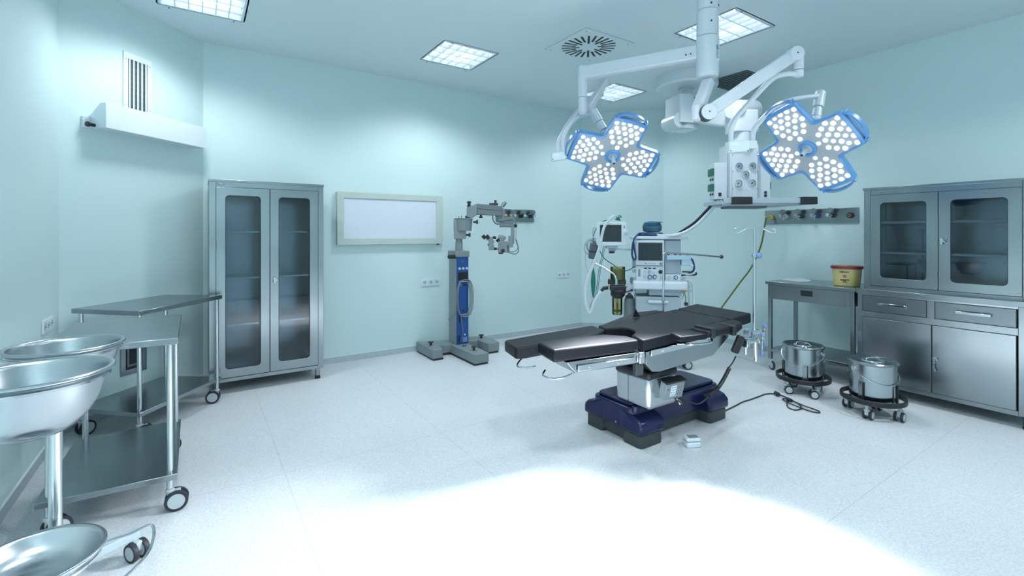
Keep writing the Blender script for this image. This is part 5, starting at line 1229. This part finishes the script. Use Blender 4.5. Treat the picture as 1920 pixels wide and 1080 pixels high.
for k in range(4):
    cz = (mz(527)+mz(590))/2; hh = (mz(525)-mz(591))/2+.004*k; ww = .082+.005*k; pts = []
    for i in range(16):
        a = 2*math.pi*i/16; c, s_ = math.cos(a), math.sin(a); pts.append((2.513+.006*k+ww*abs(c)**.75*(1 if c > 0 else -1), 4.822-.008*k, cz+hh*abs(s_)**.8*(1 if s_ > 0 else -1)))
    mb.tube(pts, .0052, 6, closed=True)
mb.tube([(2.46,4.82,mz(579)),(2.425,4.83,mz(582)),(2.40,4.85,mz(590)),(2.385,4.86,mz(596))], .005, 6); mb.cbox((2.375,4.86,mz(597)),(.045,.03,.03))
mb.tube([(2.475,4.82,mz(588)),(2.50,4.83,mz(606)),(2.515,4.84,mz(625)),(2.50,4.85,mz(640))], .005, 6); link('mains_cable', mb, M_GREY, t)
mb = MB(); mb.cyl((2.355,4.89,1.135),(2.45,4.89,1.135),.022,seg=18); link('side_handle', mb, M_BLACK, t, bev=.003)
mb = MB(); mb.cyl((2.43,4.95,.86),(2.449,4.95,.86),.006,seg=8); link('side_screw', mb, M_CHROME, t)
# head, in the plane of the arm (x' along the arm, y' away)
MO = at(861, 440, 5.47); MM = Matrix.Translation((MO.x, MO.y, 0)) @ Matrix.Rotation(R(-30), 4, 'Z')
mx = lambda px: (px-861)/FP*5.40
mzz = lambda py: EH+(HZ-py)/FP*5.40
def mbx(name, px0, px1, py0, py1, y0, y1, m=M_GREYB, par=None, bev=.006):
    mb = MB(MM); mb.box(mx(px0), mx(px1), y0, y1, mzz(py1), mzz(py0)); return link(name, mb, m, par or t, bev=bev, seg=3)
mb = MB(MM); mb.cyl((0,0,1.19),(0,0,1.30),.043,seg=32); mb.cyl((0,0,1.30),(0,0,1.36),.038,seg=32); link('post', mb, M_GREYB, t, bev=.002)
mbx('lower_bearing', 851.5, 874, 432, 448, -.06, .06)
bh = MB(MM); bh.lathe([(.10,mzz(433)),(.112,mzz(411.5)),(.118,mzz(410.5)),(.118,mzz(409)),(.0001,mzz(408.5))], (mx(869.5),0,0), 40, sx=.92, sy=.85); bh.box(mx(851),mx(868),-.06,.06,mzz(434),mzz(411)); link('bearing_head', bh, M_GREYB, t, bev=.004)
for px, py, dx in ((888,416,1),(874,440.5,1)):
    mb = MB(MM); mb.cyl((mx(px),-.02,mzz(py)),(mx(px+6),-.02,mzz(py)),.012); mb.cyl((mx(px+5.5),-.02,mzz(py)),(mx(px+9),-.02,mzz(py)),.026,.022,18); link('clamp_knob', mb, M_BLACK, t, bev=.003)
mb = MB(MM); mb.cyl((mx(880),-.0,mzz(388)),(mx(880),0,mzz(379)),.018); mb.cyl((mx(880),0,mzz(380)),(mx(880),0,mzz(376.5)),.028,.022,18); mb.cyl((mx(880),0,mzz(388)),(mx(880),0,mzz(384)),.024); link('top_knob', mb, M_BLACK, t, bev=.003)
mb = MB(MM); mb.add([(mx(p[0]),y,mzz(p[1])) for y in (-.055,.055) for p in ((875.5,389.5),(895,381),(895,402),(886,408),(875.5,406.5))], [(0,1,2,3,4),(9,8,7,6,5)]+[(i,5+i,5+(i+1)%5,(i+1)%5) for i in range(5)]); link('elbow_block', mb, M_GREYB, t, bev=.005)
mb = MB(MM); mb.cyl((mx(877.5),0,mzz(410)),(mx(877.5),0,mzz(404)),.03); mb.cyl((mx(866),-.03,mzz(409)),(mx(866),-.03,mzz(404)),.004); mb.cyl((mx(861),-.03,mzz(409)),(mx(861),-.03,mzz(405.5)),.004); link('elbow_pin', mb, M_DGREY, t)
mb = MB(MM); mb.add([(mx(p[0]),y,mzz(p[1])) for y in (-.06,.05) for p in ((895,381),(943,386),(943,404.5),(895,402))], [(0,1,2,3),(7,6,5,4)]+[(i,4+i,4+(i+1)%4,(i+1)%4) for i in range(4)]); pa = link('parallel_arm', mb, M_GREY, t, bev=.006)
mb = MB(MM); mb.add([(mx(p[0]),y,mzz(p[1])) for y in (-.0625,-.06) for p in ((895,390.6),(943,394.6),(943,395.2),(895,391.2))], [(0,1,2,3),(7,6,5,4)]); link('arm_seam', mb, M_BLACK, pa)
for px, py in ((899,385),(897.5,398.5),(941,401.5)):
    mb = MB(MM); mb.cyl((mx(px),-.06,mzz(py)),(mx(px),-.065,mzz(py)),.012,seg=14); link('arm_bolt', mb, M_GREY, pa)
mb = MB(MM); mb.cyl((mx(902.5),0,mzz(402)),(mx(902.5),0,mzz(406)),.012); mb.cyl((mx(902.5),0,mzz(405.5)),(mx(902.5),0,mzz(408.5)),.026,.02,18); link('under_knob', mb, M_BLACK, t)
mb = MB(MM); mb.box(mx(918),mx(935),-.04,.03,mzz(384),mzz(380)); mb.cyl((mx(930),0,mzz(382)),(mx(930),0,mzz(374)),.014); link('lamp_cap', mb, M_DGREY, t, bev=.004)
mb = MB(MM); mb.cyl((mx(944),0,mzz(387)),(mx(950.5),-.0,mzz(379)),.013); mb.tube([(mx(941),0,mzz(385)),(mx(943),0,mzz(380.5)),(mx(948),0,mzz(377.5)),(mx(950.5),0,mzz(379))],.005,8); link('light_guide', mb, M_GREY, t)
mbx('end_block', 942.5, 947.5, 390, 409, -.045, .04)
mb = MB(MM); mb.tube([(mx(924.5),-.03,mzz(404)),(mx(925.5),-.035,mzz(412)),(mx(930),-.035,mzz(419)),(mx(937),-.03,mzz(420))], .0055, 8); link('loose_cable', mb, M_DGREY, t)
mb = MB(MM)
for k in range(3): mb.tube([(mx(931+k),-.03,mzz(404)),(mx(934+k),-.04,mzz(411)),(mx(944),-.045,mzz(413-k*1.2)),(mx(956),-.05,mzz(410-k)),(mx(966),-.05,mzz(413-k)),(mx(969),-.05,mzz(421))], .008, 8)
link('cable_bundle', mb, M_GREY, t)
mb = MB(MM); mb.cyl((mx(938),0,mzz(420.5)),(mx(965),0,mzz(420.5)),.034,seg=30); mb.mat(1); mb.cyl((mx(936.5),0,mzz(419)),(mx(939),0,mzz(419)),.014,seg=12); link('cross_tube', mb, [M_GREYB, M_HUB], t, bev=.004)
mbx('drop_arm', 959.5, 965.5, 421, 458, -.03, .03); mb = MB(MM); mb.cyl((mx(968.5),-.02,mzz(426)),(mx(968.5),-.02,mzz(449)),.015,seg=20); mb.mat(1); mb.cyl((mx(968.5),-.02,mzz(420)),(mx(968.5),-.02,mzz(426)),.017,seg=20); link('handle_tube', mb, [M_LGREY, M_BLACK], t, bev=.002)
mbx('head_mount', 955, 963.5, 442, 464, -.05, .04); mbx('scope_body', 935.5, 956.5, 452.5, 474, -.05, .05); mbx('zoom_box', 951, 956.5, 458, 474.5, -.05, .05)
mbx('beam_splitter', 917.3, 927.5, 450, 469.5, -.045, .045); mbx('splitter_arm', 926, 936, 465, 469.5, -.03, .03); mbx('splitter_knob', 927.5, 932, 464.5, 469, -.05, .035, M_BLACK)
mb = MB(MM); mb.cyl((mx(928.5),-.05,mzz(459)),(mx(926),-.05,mzz(459)),.016); mb.mat(1); mb.cyl((mx(915.5),-.02,mzz(459)),(mx(917.5),-.02,mzz(459)),.014); link('focus_knob', mb, [M_HUB, M_BLACK], t)
mb = MB(MM); mb.cyl((mx(935),-.0,mzz(445.5)),(mx(947),0,mzz(446)),.030,seg=20); mb.cyl((mx(946),0,mzz(446)),(mx(949),0,mzz(448)),.022,seg=16); mb.box(mx(938),mx(947),-.03,.03,mzz(452),mzz(446)); link('side_viewer', mb, M_GREYB, t, bev=.004)
mb = MB(MM); mb.cyl((mx(925.5),-.02,mzz(445)),(mx(931),-.01,mzz(446)),.016); mb.cyl((mx(933),-.03,mzz(452)),(mx(937),-.01,mzz(449)),.018); link('side_eyepiece', mb, M_BLACK, t, bev=.002)
mb = MB(MM); mb.add([(mx(p[0]),y,mzz(p[1])) for y in (-.045,.045) for p in ((910,448),(914,451),(919,452),(926,450),(924,444),(919,446))], [tuple(range(6)), tuple(range(11,5,-1))]+[(i,6+i,6+(i+1)%6,(i+1)%6) for i in range(6)]); link('binocular_tube', mb, M_GREYB, t, bev=.004)
for px, y in ((905.5, .02), (912.5, -.035)):
    mb = MB(MM); mb.cyl((mx(px),y,mzz(441.5)),(mx(px+5.5),y,mzz(447.5)),.023,.020,20); link('eyepiece', mb, M_BLACK, t, bev=.004)
mbx('objective', 936, 944.5, 473, 477, -.035, .035, M_BLACK); mb = MB(MM); mb.cyl((mx(944),-.06,mzz(470.5)),(mx(944),-.03,mzz(470.5)),.022); link('objective_knob', mb, M_BLACK, t, bev=.003)
mb = MB(MM); mb.tube([(mx(968.5),-.02,mzz(449)),(mx(971),-.02,mzz(457)),(mx(974),-.03,mzz(466)),(mx(973),-.04,mzz(473)),(mx(967),-.04,mzz(477)),(mx(958),-.04,mzz(475)),(mx(950),-.04,mzz(472))], .0055, 8); mb.tube([(mx(970),-.02,mzz(450)),(mx(973),-.02,mzz(463)),(mx(970),-.04,mzz(470)),(mx(961),-.04,mzz(473)),(mx(951),-.04,mzz(471.5))], .005, 8); link('head_cable', mb, M_GREY, t)
